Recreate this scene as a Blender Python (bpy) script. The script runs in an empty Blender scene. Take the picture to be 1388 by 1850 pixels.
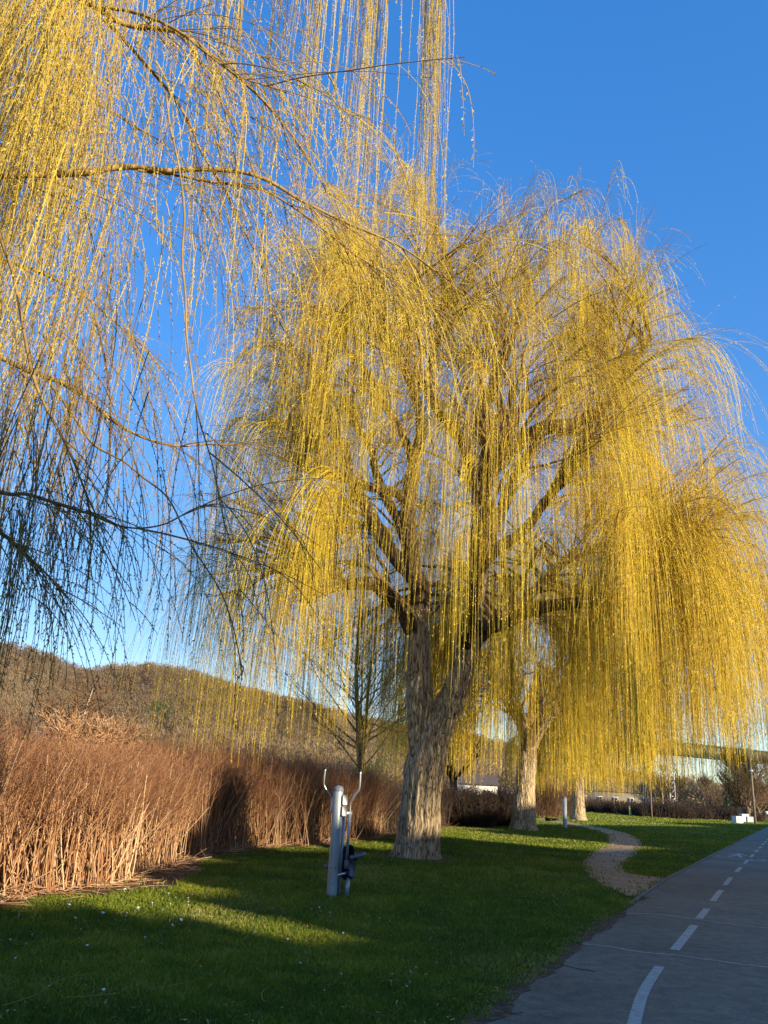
import bpy, math, random
import numpy as np
from mathutils import Vector, Matrix

R = np.random.default_rng(11)
random.seed(5)
C = bpy.context.scene.collection
SC = bpy.context.scene

# ---------------------------------------------------------------- camera
FPX, W, H = 1500.0, 1388.0, 1850.0
ROLL = 0.055
PITCH = math.atan(502 / FPX)
EYE = np.array([0, 0, 1.6])
fw = np.array([0, math.cos(PITCH), math.sin(PITCH)])
r0 = np.array([1.0, 0, 0])
u0 = np.array([0, -math.sin(PITCH), math.cos(PITCH)])
rt = r0 * math.cos(ROLL) + u0 * math.sin(ROLL)
up = -r0 * math.sin(ROLL) + u0 * math.cos(ROLL)
cam = bpy.data.cameras.new('camera')
camo = bpy.data.objects.new('camera', cam)
C.objects.link(camo)
M = Matrix(((rt[0], up[0], -fw[0], 0), (rt[1], up[1], -fw[1], 0), (rt[2], up[2], -fw[2], 1.6), (0, 0, 0, 1)))
camo.matrix_world = M
cam.sensor_fit = 'VERTICAL'
cam.sensor_height = 36
cam.lens = 36 * FPX / H
cam.clip_start = 0.05
cam.clip_end = 5000
SC.camera = camo

# ---------------------------------------------------------------- light
SUN_EL, SUN_AZ = 14.0, 47.0           # azimuth: to the right of straight behind the camera
us = np.array([math.sin(math.radians(SUN_AZ)), -math.cos(math.radians(SUN_AZ))])
vs = np.array([-us[1], us[0]])
world = bpy.data.worlds.new('World')
SC.world = world
world.use_nodes = True
nt = world.node_tree
bg = nt.nodes['Background']
sky = nt.nodes.new('ShaderNodeTexSky')
sky.sky_type = 'NISHITA'
sky.sun_disc = False
sky.sun_elevation = math.radians(SUN_EL)
sky.sun_rotation = math.radians(180 - SUN_AZ)
sky.altitude = 200
sky.air_density = 1.0
sky.dust_density = 0.3
sky.ozone_density = 3.0
hs = nt.nodes.new('ShaderNodeHueSaturation')
hs.inputs['Hue'].default_value = 0.52
hs.inputs['Saturation'].default_value = 1.88
hs.inputs['Value'].default_value = 1.78
ga = nt.nodes.new('ShaderNodeGamma'); ga.inputs[1].default_value = 0.50
nt.links.new(sky.outputs[0], ga.inputs[0]); nt.links.new(ga.outputs[0], hs.inputs['Color'])
nt.links.new(hs.outputs[0], bg.inputs[0])
bg.inputs[1].default_value = 0.15
sl = bpy.data.lights.new('sun', 'SUN')
sl.energy = 4.8
sl.angle = math.radians(0.5)
sl.color = (1.0, 0.83, 0.59)
slo = bpy.data.objects.new('sun', sl)
C.objects.link(slo)
el = math.radians(SUN_EL)
sd = Vector((us[0] * math.cos(el), us[1] * math.cos(el), math.sin(el)))
slo.rotation_euler = sd.to_track_quat('Z', 'Y').to_euler()
slo.location = (20, -20, 30)
SC.view_settings.view_transform = 'Standard'
SC.view_settings.look = 'None'
SC.view_settings.exposure = 1.0
SC.view_settings.gamma = 1
SC.cycles.max_bounces = 6
SC.cycles.diffuse_bounces = 3
SC.cycles.transparent_max_bounces = 8

# ---------------------------------------------------------------- helpers
def ray(px, py):
    d = fw + rt * ((px - W / 2) / FPX) + up * ((H / 2 - py) / FPX)
    return d
def PX(px, py, y):                     # world point seen at a pixel, at forward distance y
    d = ray(px, py)
    return EYE + d * (y / d[1])
def G(px, py, z=0.0):                  # ground point seen at a pixel
    d = ray(px, py)
    p = EYE + d * ((z - EYE[2]) / d[2])
    return np.array([p[0], p[1], z])
def nrm(a):
    return a / np.maximum(np.linalg.norm(a, axis=-1, keepdims=True), 1e-9)
def link(name, data, parent=None, loc=None, rz=0.0):
    o = bpy.data.objects.new(name, data)
    C.objects.link(o)
    if loc is not None: o.location = tuple(loc)
    if rz: o.rotation_euler = (0, 0, rz)
    if parent is not None: o.parent = parent
    return o
def tag(o, label=None, cat=None, group=None, kind=None):
    if label: o['label'] = label
    if cat: o['category'] = cat
    if group: o['group'] = group
    if kind: o['kind'] = kind
    return o
def thing(name, label, cat, loc=(0, 0, 0), rz=0.0, group=None):
    return tag(link(name, None, None, loc, rz), label, cat, group)

class Acc:
    """collects faces of one mesh"""
    def __init__(s): s.v = []; s.f = {}; s.t = []; s.n = 0
    def add(s, v, f, t=0.5):
        v = np.asarray(v, float).reshape(-1, 3); f = np.asarray(f, int)
        s.v.append(v); s.f.setdefault(f.shape[1], []).append(f + s.n)
        t = np.broadcast_to(np.asarray(t, float), (len(v),)) if np.ndim(t) == 0 else np.asarray(t, float).reshape(-1)
        s.t.append(t); s.n += len(v)
    def build(s, name, mat, parent=None, smooth=True, loc=None, rz=0.0):
        me = bpy.data.meshes.new(name)
        V = np.concatenate(s.v); T = np.concatenate(s.t)
        me.vertices.add(len(V)); me.vertices.foreach_set('co', V.astype(np.float32).ravel())
        loops = []; starts = []; k0 = 0
        for k, fl in s.f.items():
            F = np.concatenate(fl)
            loops.append(F.ravel()); starts.append(k0 + np.arange(len(F)) * k); k0 += F.size
        loops = np.concatenate(loops); starts = np.concatenate(starts)
        me.loops.add(len(loops)); me.loops.foreach_set('vertex_index', loops.astype(np.int32))
        me.polygons.add(len(starts)); me.polygons.foreach_set('loop_start', starts.astype(np.int32))
        a = me.attributes.new('tint', 'FLOAT', 'POINT'); a.data.foreach_set('value', T.astype(np.float32))
        me.update(calc_edges=True)
        me.polygons.foreach_set('use_smooth', np.full(len(starts), smooth))
        me.materials.append(mat)
        return link(name, me, parent, loc, rz)
    # -- shapes
    def box(s, c, size, rz=0.0, t=0.5, taper=1.0):
        c = np.array(c, float); h = np.array(size, float) / 2
        v = np.array([[x, y, z] for z in (-1, 1) for x, y in ((-1, -1), (1, -1), (1, 1), (-1, 1))], float)
        v[4:, :2] *= taper
        v = v * h
        cr, sr = math.cos(rz), math.sin(rz)
        v = np.stack([v[:, 0] * cr - v[:, 1] * sr, v[:, 0] * sr + v[:, 1] * cr, v[:, 2]], 1) + c
        s.add(v, [[0, 3, 2, 1], [4, 5, 6, 7], [0, 1, 5, 4], [1, 2, 6, 5], [2, 3, 7, 6], [3, 0, 4, 7]], t)
    def tubes(s, P, rad, sides=3, t=0.5, caps=False, ref=None):
        """P (N,K,3), rad (N,K)"""
        P = np.asarray(P, float); N, K, _ = P.shape
        rad = np.broadcast_to(np.asarray(rad, float), (N, K))
        T = np.gradient(P, axis=1); T = nrm(T)
        if ref is None:
            a = R.uniform(0, 2 * math.pi, N); ref = np.stack([np.cos(a), np.sin(a), 0.13 * np.ones(N)], 1)
        N1 = nrm(np.cross(T, ref[:, None, :])); N2 = np.cross(T, N1)
        ang = np.arange(sides) * 2 * math.pi / sides
        V = P[:, :, None, :] + rad[:, :, None, None] * (np.cos(ang)[None, None, :, None] * N1[:, :, None, :] + np.sin(ang)[None, None, :, None] * N2[:, :, None, :])
        idx = np.arange(N * K * sides).reshape(N, K, sides)
        a = idx[:, :-1]; b = idx[:, 1:]
        F = np.stack([a, np.roll(a, -1, 2), np.roll(b, -1, 2), b], -1).reshape(-1, 4)
        tt = np.asarray(t, float)
        if tt.ndim == 1: tt = np.repeat(tt, K * sides)
        elif tt.ndim == 2: tt = np.repeat(tt.reshape(-1), sides)
        s.add(V, F, tt)
        if caps:
            base = s.n - N * K * sides
            for ring, flip in ((idx[:, 0], True), (idx[:, -1], False)):
                ff = ring[:, ::-1] if flip else ring
                s.f.setdefault(sides, []).append(ff + base)
    def tube(s, pts, rads, sides=10, t=0.5, caps=True, n=None):
        pts = np.array(pts, float); rads = np.broadcast_to(np.array(rads, float), (len(pts),))
        if n: pts, rads = smoothline(pts, rads, n)
        d = nrm(pts[-1] - pts[0]); ref = np.array([[1.0, 0.1, 0]]) if abs(d[0]) < 0.8 else np.array([[0, 0.1, 1.0]])
        s.tubes(pts[None], rads[None], sides, t, caps, ref)
    def lathe(s, prof, c=(0, 0, 0), sides=20, t=0.5):
        prof = np.array(prof, float); ang = np.arange(sides) * 2 * math.pi / sides
        V = np.stack([prof[:, 0, None] * np.cos(ang), prof[:, 0, None] * np.sin(ang), np.repeat(prof[:, 1, None], sides, 1)], -1) + np.array(c)
        idx = np.arange(len(prof) * sides).reshape(len(prof), sides)
        a, b = idx[:-1], idx[1:]
        F = np.stack([a, np.roll(a, -1, 1), np.roll(b, -1, 1), b], -1).reshape(-1, 4)
        s.add(V, F, t)
    def rquads(s, c, a, b, t=0.5):
        """rhombus faces: centre c, half axes a, b (N,3)"""
        N = len(c)
        V = np.stack([c - a, c + b, c + a, c - b], 1)
        s.add(V, np.arange(N * 4).reshape(N, 4), np.repeat(t, 4) if np.ndim(t) else t)
    def poly(s, pts, z=0.0, t=0.5):
        pts = np.array(pts, float)
        v = np.column_stack([pts[:, 0], pts[:, 1], np.full(len(pts), z)])
        s.add(v, [list(range(len(v)))], t)

def smoothline(P, r, n):
    """Catmull-Rom through points"""
    P = np.array(P, float); r = np.array(r, float); X = np.column_stack([P, r])
    X = np.vstack([2 * X[0] - X[1], X, 2 * X[-1] - X[-2]])
    u = np.linspace(0, len(P) - 1 - 1e-6, n); i = u.astype(int); f = (u - i)[:, None]
    a, b, c, d = X[i], X[i + 1], X[i + 2], X[i + 3]
    Y = 0.5 * (2 * b + (c - a) * f + (2 * a - 5 * b + 4 * c - d) * f ** 2 + (3 * b - a - 3 * c + d) * f ** 3)
    return Y[:, :3], np.maximum(Y[:, 3], 0.001)

def vnoise(p, seed=0):
    """value noise, p (...,3) -> -1..1"""
    p = np.asarray(p, float); i = np.floor(p).astype(np.int64); f = p - i; f = f * f * (3 - 2 * f)
    def h(ix, iy, iz):
        n = (ix * 374761393 + iy * 668265263 + iz * 2147483647 + seed * 974711) & 0xffffffff
        n = ((n ^ (n >> 13)) * 1274126177) & 0xffffffff
        return ((n ^ (n >> 16)) & 0xffff) / 32767.5 - 1
    out = 0
    for dx in (0, 1):
        for dy in (0, 1):
            for dz in (0, 1):
                w = (f[..., 0] if dx else 1 - f[..., 0]) * (f[..., 1] if dy else 1 - f[..., 1]) * (f[..., 2] if dz else 1 - f[..., 2])
                out = out + w * h(i[..., 0] + dx, i[..., 1] + dy, i[..., 2] + dz)
    return out

def grow(P0, D0, L, K, trop=(0, 0, -1), rate=0.5, wob=0.05, zmin=None, rate_n=None):
    """vectorised growth of N lines with K points; rate = pull towards trop per metre"""
    P0 = np.asarray(P0, float); N = len(P0); L = np.broadcast_to(np.asarray(L, float), (N,)).copy()
    trop = np.asarray(trop, float)
    rr = np.broadcast_to(np.asarray(rate, float), (N,))[:, None]
    wn = R.normal(0, 1, (K, N, 3)); wn[..., 2] *= 0.3
    def run(L):
        P = np.empty((N, K, 3)); P[:, 0] = P0; D = nrm(np.asarray(D0, float)).copy(); ds = (L / (K - 1))[:, None]
        for k in range(1, K):
            D = nrm(D + trop * rr * ds + wn[k] * wob * np.sqrt(ds))
            P[:, k] = P[:, k - 1] + D * ds
        return P
    P = run(L)
    if zmin is not None:
        zm = np.broadcast_to(zmin, (N,))
        below = P[:, :, 2] < zm[:, None]
        first = np.where(below.any(1), below.argmax(1), K - 1)
        L2 = np.where(below.any(1), L * np.maximum(first - 0.5, 1) / (K - 1), L)
        P = run(L2)
    return P

def pick(P, n, lo=0.2, hi=1.0, w=None):
    """random points + tangents on lines P (N,K,3)"""
    N, K, _ = P.shape
    i = R.choice(N, n, p=w) if w is not None else R.integers(0, N, n)
    u = R.uniform(lo, hi, n) * (K - 1.001); k = u.astype(int); f = (u - k)[:, None]
    return P[i, k] * (1 - f) + P[i, k + 1] * f, nrm(P[i, k + 1] - P[i, k]), i, u / (K - 1)

def rdir(n, zscale=1.0):
    d = R.normal(0, 1, (n, 3)); d[:, 2] *= zscale
    return nrm(d)

def buds(acc, P, per_m, ln, wd, tint, spread=0.45, lo=0.0):
    """small leaf buds along lines"""
    N, K, _ = P.shape
    L = np.linalg.norm(np.diff(P, axis=1), axis=2).sum(1)
    n = int((L * per_m).sum() * (1 - lo))
    pos, T, i, u = pick(P, n, lo, 1.0, L / L.sum())
    side = nrm(np.cross(T, rdir(n)))
    l = ln * R.uniform(0.6, 1.4, n)[:, None]; w = wd * R.uniform(0.6, 1.3, n)[:, None]
    d = nrm(T + side * R.uniform(spread * 0.5, spread * 1.6, n)[:, None])
    b = nrm(np.cross(d, rdir(n)))
    acc.rquads(pos + d * l * 0.5 + side * wd * .3, d * l * 0.5, b * w * 0.5, np.clip(tint[i] + R.normal(0, .12, n), 0, 1))

# ---------------------------------------------------------------- materials
def mat(name, stops=None, col=None, rough=0.8, attr=False, scale=5.0, stretch=(1, 1, 1), detail=4, bump=0.0, bscale=None, spec=0.3, metal=0.0, trans=0.0, mix=0.5, coord='Object'):
    m = bpy.data.materials.new(name); m.use_nodes = True
    t = m.node_tree; N = t.nodes; Lk = t.links
    b = N['Principled BSDF']; out = N['Material Output']
    b.inputs['Roughness'].default_value = rough
    b.inputs['Specular IOR Level'].default_value = spec
    b.inputs['Metallic'].default_value = metal
    tc = N.new('ShaderNodeTexCoord'); mp = N.new('ShaderNodeMapping'); mp.inputs['Scale'].default_value = stretch
    Lk.new(tc.outputs[coord], mp.inputs[0])
    no = N.new('ShaderNodeTexNoise'); no.inputs['Scale'].default_value = scale; no.inputs['Detail'].default_value = detail
    no.inputs['Roughness'].default_value = 0.65
    Lk.new(mp.outputs[0], no.inputs['Vector'])
    if stops is None: stops = [(0.35, tuple(c * 0.88 for c in col)), (0.65, tuple(min(1, c * 1.1) for c in col))]
    cr = N.new('ShaderNodeValToRGB')
    while len(cr.color_ramp.elements) < len(stops): cr.color_ramp.elements.new(0.5)
    for e, (p, c) in zip(cr.color_ramp.elements, stops): e.position = p; e.color = (*c, 1)
    if attr:
        at = N.new('ShaderNodeAttribute'); at.attribute_name = 'tint'
        mx = N.new('ShaderNodeMath'); mx.operation = 'MULTIPLY_ADD'
        sb = N.new('ShaderNodeMath'); sb.operation = 'SUBTRACT'; sb.inputs[1].default_value = 0.5
        Lk.new(no.outputs[0], sb.inputs[0]); Lk.new(sb.outputs[0], mx.inputs[0]); mx.inputs[1].default_value = mix
        Lk.new(at.outputs['Fac'], mx.inputs[2]); Lk.new(mx.outputs[0], cr.inputs[0])
    else: Lk.new(no.outputs[0], cr.inputs[0])
    Lk.new(cr.outputs[0], b.inputs['Base Color'])
    if bump:
        bn = N.new('ShaderNodeBump'); bn.inputs['Strength'].default_value = min(1, bump); bn.inputs['Distance'].default_value = 0.02 * max(1, bump)
        n2 = N.new('ShaderNodeTexNoise'); n2.inputs['Scale'].default_value = bscale or scale * 3; n2.inputs['Detail'].default_value = 5
        Lk.new(mp.outputs[0], n2.inputs['Vector']); Lk.new(n2.outputs[0], bn.inputs['Height']); Lk.new(bn.outputs[0], b.inputs['Normal'])
    if trans:
        tr = N.new('ShaderNodeBsdfTranslucent'); Lk.new(cr.outputs[0], tr.inputs[0])
        ms = N.new('ShaderNodeMixShader'); ms.inputs[0].default_value = trans
        Lk.new(b.outputs[0], ms.inputs[1]); Lk.new(tr.outputs[0], ms.inputs[2]); Lk.new(ms.outputs[0], out.inputs[0])
    return m

GOLD = [(0.0, (0.15, 0.075, 0.02)), (0.25, (0.36, 0.20, 0.025)), (0.6, (0.69, 0.49, 0.035)), (1.0, (0.79, 0.62, 0.06))]
m_strand = mat('willow_twig', GOLD, attr=True, scale=3, mix=0.25, rough=0.6, trans=0.15)
m_near = mat('near_willow_twig', [(0.0, (0.14, 0.08, 0.03)), (0.35, (0.40, 0.27, 0.06)), (0.65, (0.60, 0.43, 0.055)), (1.0, (0.68, 0.54, 0.08))], attr=True, scale=8, mix=0.25, rough=0.55, trans=0.15)
m_branch = mat('willow_branch', [(0.3, (0.16, 0.10, 0.04)), (0.7, (0.38, 0.26, 0.09))], scale=9, stretch=(1, 1, .4), rough=0.7, bump=.4)

def bark_material(name, dark, mid, light):
    m = bpy.data.materials.new(name); m.use_nodes = True
    t = m.node_tree; N = t.nodes; Lk = t.links; b = N['Principled BSDF']; b.inputs['Roughness'].default_value = .9; b.inputs['Specular IOR Level'].default_value = .15
    tc = N.new('ShaderNodeTexCoord'); mp = N.new('ShaderNodeMapping'); mp.inputs['Scale'].default_value = (11, 11, 1.6)
    nz = N.new('ShaderNodeTexNoise'); nz.inputs['Scale'].default_value = 1.5; nz.inputs['Detail'].default_value = 3
    Lk.new(tc.outputs['Object'], nz.inputs['Vector'])
    mv = N.new('ShaderNodeVectorMath'); mv.operation = 'MULTIPLY_ADD'; mv.inputs[1].default_value = (.35, .35, .35)
    Lk.new(nz.outputs['Color'], mv.inputs[0]); Lk.new(tc.outputs['Object'], mv.inputs[2]); Lk.new(mv.outputs[0], mp.inputs[0])
    vo = N.new('ShaderNodeTexVoronoi'); vo.feature = 'DISTANCE_TO_EDGE'; vo.inputs['Scale'].default_value = 1.0
    Lk.new(mp.outputs[0], vo.inputs['Vector'])
    n2 = N.new('ShaderNodeTexNoise'); n2.inputs['Scale'].default_value = 2.2; n2.inputs['Detail'].default_value = 6; Lk.new(mp.outputs[0], n2.inputs['Vector'])
    ad = N.new('ShaderNodeMath'); ad.operation = 'MULTIPLY_ADD'; ad.inputs[1].default_value = 1.1; Lk.new(vo.outputs[0], ad.inputs[0]); Lk.new(n2.outputs[0], ad.inputs[2])
    cr = N.new('ShaderNodeValToRGB'); cr.color_ramp.elements.new(.5)
    for e, (p, c) in zip(cr.color_ramp.elements, ((.42, dark), (.62, mid), (1.0, light))): e.position = p; e.color = (*c, 1)
    Lk.new(ad.outputs[0], cr.inputs[0]); Lk.new(cr.outputs[0], b.inputs['Base Color'])
    bp = N.new('ShaderNodeBump'); bp.inputs['Strength'].default_value = 1; bp.inputs['Distance'].default_value = .05
    Lk.new(ad.outputs[0], bp.inputs['Height']); Lk.new(bp.outputs[0], b.inputs['Normal'])
    return m
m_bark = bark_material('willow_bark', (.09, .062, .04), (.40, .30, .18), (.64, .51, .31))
m_barkd = bark_material('shaded_limb_bark', (.04, .028, .018), (.12, .08, .045), (.21, .145, .08))  # limb bark darkened to put the crown's inner shade into the colour
m_bark2 = bark_material('grey_bark', (.05, .04, .03), (.16, .125, .085), (.27, .22, .16))
m_cane = mat('dry_cane', [(0.0, (0.09, 0.035, 0.016)), (0.35, (0.27, 0.12, 0.052)), (0.65, (0.42, 0.235, 0.115)), (1.0, (0.66, 0.46, 0.26))], attr=True, scale=4, mix=0.3, rough=0.75)
m_grass = mat('grass_blade', [(0.0, (0.035, 0.065, 0.007)), (0.45, (0.135, 0.19, 0.013)), (0.8, (0.31, 0.32, 0.025)), (1.0, (0.33, 0.27, 0.11))], attr=True, scale=.7, mix=0.45, rough=0.6, trans=0.25)

def ground_material():
    m = bpy.data.materials.new('lawn_soil'); m.use_nodes = True
    t = m.node_tree; N = t.nodes; Lk = t.links; b = N['Principled BSDF']; b.inputs['Roughness'].default_value = .95; b.inputs['Specular IOR Level'].default_value = .1
    tc = N.new('ShaderNodeTexCoord')
    def noise(s, d=5):
        n = N.new('ShaderNodeTexNoise'); n.inputs['Scale'].default_value = s; n.inputs['Detail'].default_value = d; n.inputs['Roughness'].default_value = .7; Lk.new(tc.outputs['Object'], n.inputs['Vector']); return n
    a, f, g = noise(.35, 4), noise(9, 8), noise(60, 4)
    def ramp(n, st):
        c = N.new('ShaderNodeValToRGB')
        for e, (p, q) in zip(c.color_ramp.elements, st): e.position = p; e.color = (*q, 1)
        Lk.new(n.outputs[0], c.inputs[0]); return c
    c1 = ramp(a, ((.35, (.075, .120, .012)), (.65, (.13, .165, .020))))
    c2 = ramp(f, ((.3, (.45, .45, .45)), (.7, (1.3, 1.3, 1.2))))
    mx = N.new('ShaderNodeMix'); mx.data_type = 'RGBA'; mx.blend_type = 'MULTIPLY'; mx.inputs[0].default_value = 1
    Lk.new(c1.outputs[0], mx.inputs[6]); Lk.new(c2.outputs[0], mx.inputs[7]); Lk.new(mx.outputs[2], b.inputs['Base Color'])
    bp = N.new('ShaderNodeBump'); bp.inputs['Strength'].default_value = 1; bp.inputs['Distance'].default_value = .03; Lk.new(f.outputs[0], bp.inputs['Height'])
    b2 = N.new('ShaderNodeBump'); b2.inputs['Strength'].default_value = .8; b2.inputs['Distance'].default_value = .015; Lk.new(g.outputs[0], b2.inputs['Height']); Lk.new(bp.outputs[0], b2.inputs['Normal'])
    Lk.new(b2.outputs[0], b.inputs['Normal'])
    return m
m_lawn = ground_material()

def asphalt_material():
    m = bpy.data.materials.new('asphalt'); m.use_nodes = True
    t = m.node_tree; N = t.nodes; Lk = t.links; b = N['Principled BSDF']; b.inputs['Roughness'].default_value = .85; b.inputs['Specular IOR Level'].default_value = .3
    tc = N.new('ShaderNodeTexCoord')
    def noise(s, d=5, r=.6):
        n = N.new('ShaderNodeTexNoise'); n.inputs['Scale'].default_value = s; n.inputs['Detail'].default_value = d; n.inputs['Roughness'].default_value = r; Lk.new(tc.outputs['Object'], n.inputs['Vector']); return n
    a, f, g = noise(.45, 5), noise(6, 5), noise(75, 5, .8)
    def ramp(n, st):
        c = N.new('ShaderNodeValToRGB')
        for e, (p, q) in zip(c.color_ramp.elements, st): e.position = p; e.color = (*q, 1)
        Lk.new(n.outputs[0], c.inputs[0]); return c
    c1 = ramp(a, ((.35, (.128, .113, .082)), (.68, (.205, .181, .133))))
    c2 = ramp(g, ((.36, (.5, .5, .5)), (.66, (1.5, 1.48, 1.44))))
    c3 = ramp(f, ((.38, (.78, .78, .80)), (.62, (1.14, 1.12, 1.08))))
    prev = c1.outputs[0]
    for c in (c2, c3):
        mx = N.new('ShaderNodeMix'); mx.data_type = 'RGBA'; mx.blend_type = 'MULTIPLY'; mx.inputs[0].default_value = 1
        Lk.new(prev, mx.inputs[6]); Lk.new(c.outputs[0], mx.inputs[7]); prev = mx.outputs[2]
    Lk.new(prev, b.inputs['Base Color'])
    bp = N.new('ShaderNodeBump'); bp.inputs['Strength'].default_value = .7; bp.inputs['Distance'].default_value = .004; Lk.new(g.outputs[0], bp.inputs['Height']); Lk.new(bp.outputs[0], b.inputs['Normal'])
    return m
m_asph = asphalt_material()
m_paint = mat('road_paint', [(.30, (.12, .115, .11)), (.42, (.34, .325, .28)), (.8, (.50, .475, .41))], scale=14, detail=8, rough=.8)
m_joint = mat('pale_joint', [(.35, (.30, .24, .20)), (.65, (.56, .46, .38))], scale=20, rough=.9)
m_kerb = mat('edging_concrete', [(.3, (.12, .11, .085)), (.7, (.24, .21, .17))], scale=8, rough=.9)
m_dirt = mat('trodden_dirt', [(.3, (.20, .125, .065)), (.5, (.34, .22, .12)), (.7, (.46, .31, .175))], scale=2, detail=10, rough=.95, bump=.3, bscale=40)
m_litter = mat('leaf_litter', [(.3, (.03, .02, .012)), (.5, (.09, .055, .03)), (.7, (.20, .125, .065))], scale=14, detail=8, rough=.95, bump=1.5, bscale=30)
m_galv = mat('galvanised_steel', [(.3, (.27, .31, .32)), (.7, (.38, .43, .44))], scale=7, rough=.42, metal=.35, spec=.5, stretch=(1, 1, .3))
m_steel = mat('brushed_steel', [(.3, (.45, .47, .48)), (.7, (.62, .64, .65))], scale=15, rough=.3, metal=.85, spec=.5)
m_black = mat('black_plastic', col=(.018, .018, .02), rough=.5, scale=30)
m_navy = mat('dark_blue_plastic', col=(.014, .024, .05), rough=.45, scale=30)
m_grey = mat('grey_plastic', col=(.13, .15, .18), rough=.5, scale=30)
m_white = mat('white_plate', [(.3, (.70, .70, .66)), (.7, (.80, .80, .76))], scale=12, rough=.5)
m_wall = mat('white_render_wall', [(.3, (.62, .59, .52)), (.7, (.76, .73, .66))], scale=1.2, rough=.9)
m_wall2 = mat('shade_block_brick', [(.3, (.17, .11, .08)), (.7, (.26, .18, .13))], scale=3, rough=.9)
m_roof = mat('dark_roof', [(.3, (.07, .055, .05)), (.7, (.13, .10, .085))], scale=3, rough=.8)
m_glass = mat('window_glass', col=(.03, .04, .05), rough=.1, spec=.6)
m_gantry = mat('weathered_gantry_cladding', [(.3, (.035, .045, .03)), (.7, (.075, .09, .055))], scale=1.5, rough=.7)
m_gantry_panel = mat('pale_gantry_panel', [(.3, (.13, .15, .09)), (.7, (.24, .26, .16))], scale=.8, rough=.7)  # paler green than the cladding, for the side panels
m_pole = mat('weathered_pole', [(.3, (.13, .10, .065)), (.7, (.26, .20, .13))], scale=5, stretch=(3, 3, .3), rough=.85)
m_lime = mat('lime_paint', col=(.42, .50, .10), rough=.5)
m_wood = mat('dark_wood', col=(.035, .026, .02), rough=.7, scale=8)
m_block = mat('pale_concrete', [(.3, (.50, .50, .50)), (.7, (.68, .68, .67))], scale=4, rough=.85)
m_water = mat('river_water', col=(.03, .045, .05), rough=.12, spec=.6, scale=.6, bump=.5, bscale=1.2)
m_hill = mat('hill_soil', [(.3, (.07, .045, .025)), (.7, (.13, .085, .045))], scale=.05, rough=1)
m_hillwood = mat('winter_wood', [(0.0, (0.17, 0.12, 0.075)), (.4, (.26, .185, .105)), (.75, (.37, .27, .145)), (.92, (.38, .30, .13)), (1, (.07, .11, .045))], attr=True, scale=.02, mix=.15, rough=.95, trans=.42)
m_shrub = mat('bare_shrub_twig', [(0, (.035, .025, .02)), (.5, (.10, .065, .04)), (1, (.26, .15, .075))], attr=True, scale=1, mix=.2, rough=.9)
m_ever = mat('evergreen_leaf', [(0, (.014, .03, .010)), (1, (.05, .085, .025))], attr=True, scale=1, mix=.2, rough=.6)
m_daisy = mat('daisy_petal', col=(.78, .78, .74), rough=.6)

# ---------------------------------------------------------------- ground, river, hill
BO = np.array([-5.2, 10.4]); BD = nrm(np.array([0.26, 0.966])); BN = np.array([-BD[1], BD[0]])   # bank line, direction, left normal
def bank_q(x, y): return (x - BO[0]) * BN[0] + (y - BO[1]) * BN[1]
def sstep(a, b, x):
    t = np.clip((x - a) / (b - a), 0, 1); return t * t * (3 - 2 * t)
def ground_h(x, y):
    q = bank_q(x, y)
    h = -3.2 * sstep(7, 12, q) + 4.0 * sstep(92, 104, q)
    bump = 0.03 * vnoise(np.stack([x * .35, y * .35, 0 * x], -1)) + 0.012 * vnoise(np.stack([x * 1.6, y * 1.6, 0 * x], -1), 3)
    return h + bump * sstep(-0.5, 0, np.minimum(0, q * 0)) * 0.0
a = Acc()
qs = np.concatenate([np.linspace(-2500, -120, 14), np.linspace(-100, -32, 12), np.linspace(-30, 14, 90), np.linspace(15, 110, 50), np.linspace(120, 2500, 14)])
ls = np.concatenate([np.linspace(-1500, -60, 10), np.linspace(-50, 100, 151), np.linspace(105, 400, 40), np.linspace(420, 3500, 16)])
QQ, LL = np.meshgrid(qs, ls)
X = BO[0] + QQ * BN[0] + LL * BD[0]; Y = BO[1] + QQ * BN[1] + LL * BD[1]
Z = ground_h(X, Y)
idx = np.arange(X.size).reshape(X.shape)
a.add(np.stack([X, Y, Z], -1), np.stack([idx[:-1, 1:], idx[:-1, :-1], idx[1:, :-1], idx[1:, 1:]], -1).reshape(-1, 4))
tag(a.build('ground', m_lawn), 'green lawn of the riverside park reaching to the horizon', 'lawn', kind='structure')
a = Acc()
c1 = BO + BN * 8 - BD * 300; c2 = BO + BN * 103 - BD * 300; c3 = BO + BN * 103 + BD * 1500; c4 = BO + BN * 8 + BD * 1500
a.add([[*c1, -1.6], [*c4, -1.6], [*c3, -1.6], [*c2, -1.6]], [[0, 1, 2, 3]])
tag(a.build('river_water', m_water, smooth=False), 'blue grey river glimpsed through the brown thicket', 'river', kind='structure')

SKY_PX = np.array([-900, -500, -250, 0, 100, 150, 200, 270, 350, 430, 520, 620, 700, 850, 1000, 1150, 1300, 1500, 2000])
SKY_Y = np.array([1030, 1050, 1110, 1166, 1193, 1214, 1205, 1203, 1218, 1245, 1267, 1290, 1307, 1340, 1375, 1410, 1432, 1450, 1500])
saz = []; sel = []
for px, py in zip(SKY_PX, SKY_Y):
    d = ray(px, py); saz.append(math.atan2(d[0], d[1])); sel.append(max(0.004, d[2] / math.hypot(d[0], d[1])))
RR = 620.0
def hill_h(az, r):
    top = np.interp(az, saz, sel) * RR + 1.6 - 7
    rr = r + 40 * vnoise(np.stack([az * 7, r * 0, r * 0], -1), 5)
    prof = sstep(255, 650, rr) ** .9
    h = top * prof * (1 - .35 * sstep(650, 900, r))
    h = h + prof * (5 * vnoise(np.stack([np.sin(az) * r / 45, np.cos(az) * r / 45, 0 * r], -1), 9)) * (1 - sstep(570, 620, r) * (1 - sstep(640, 700, r)) * .7)
    return h
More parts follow.
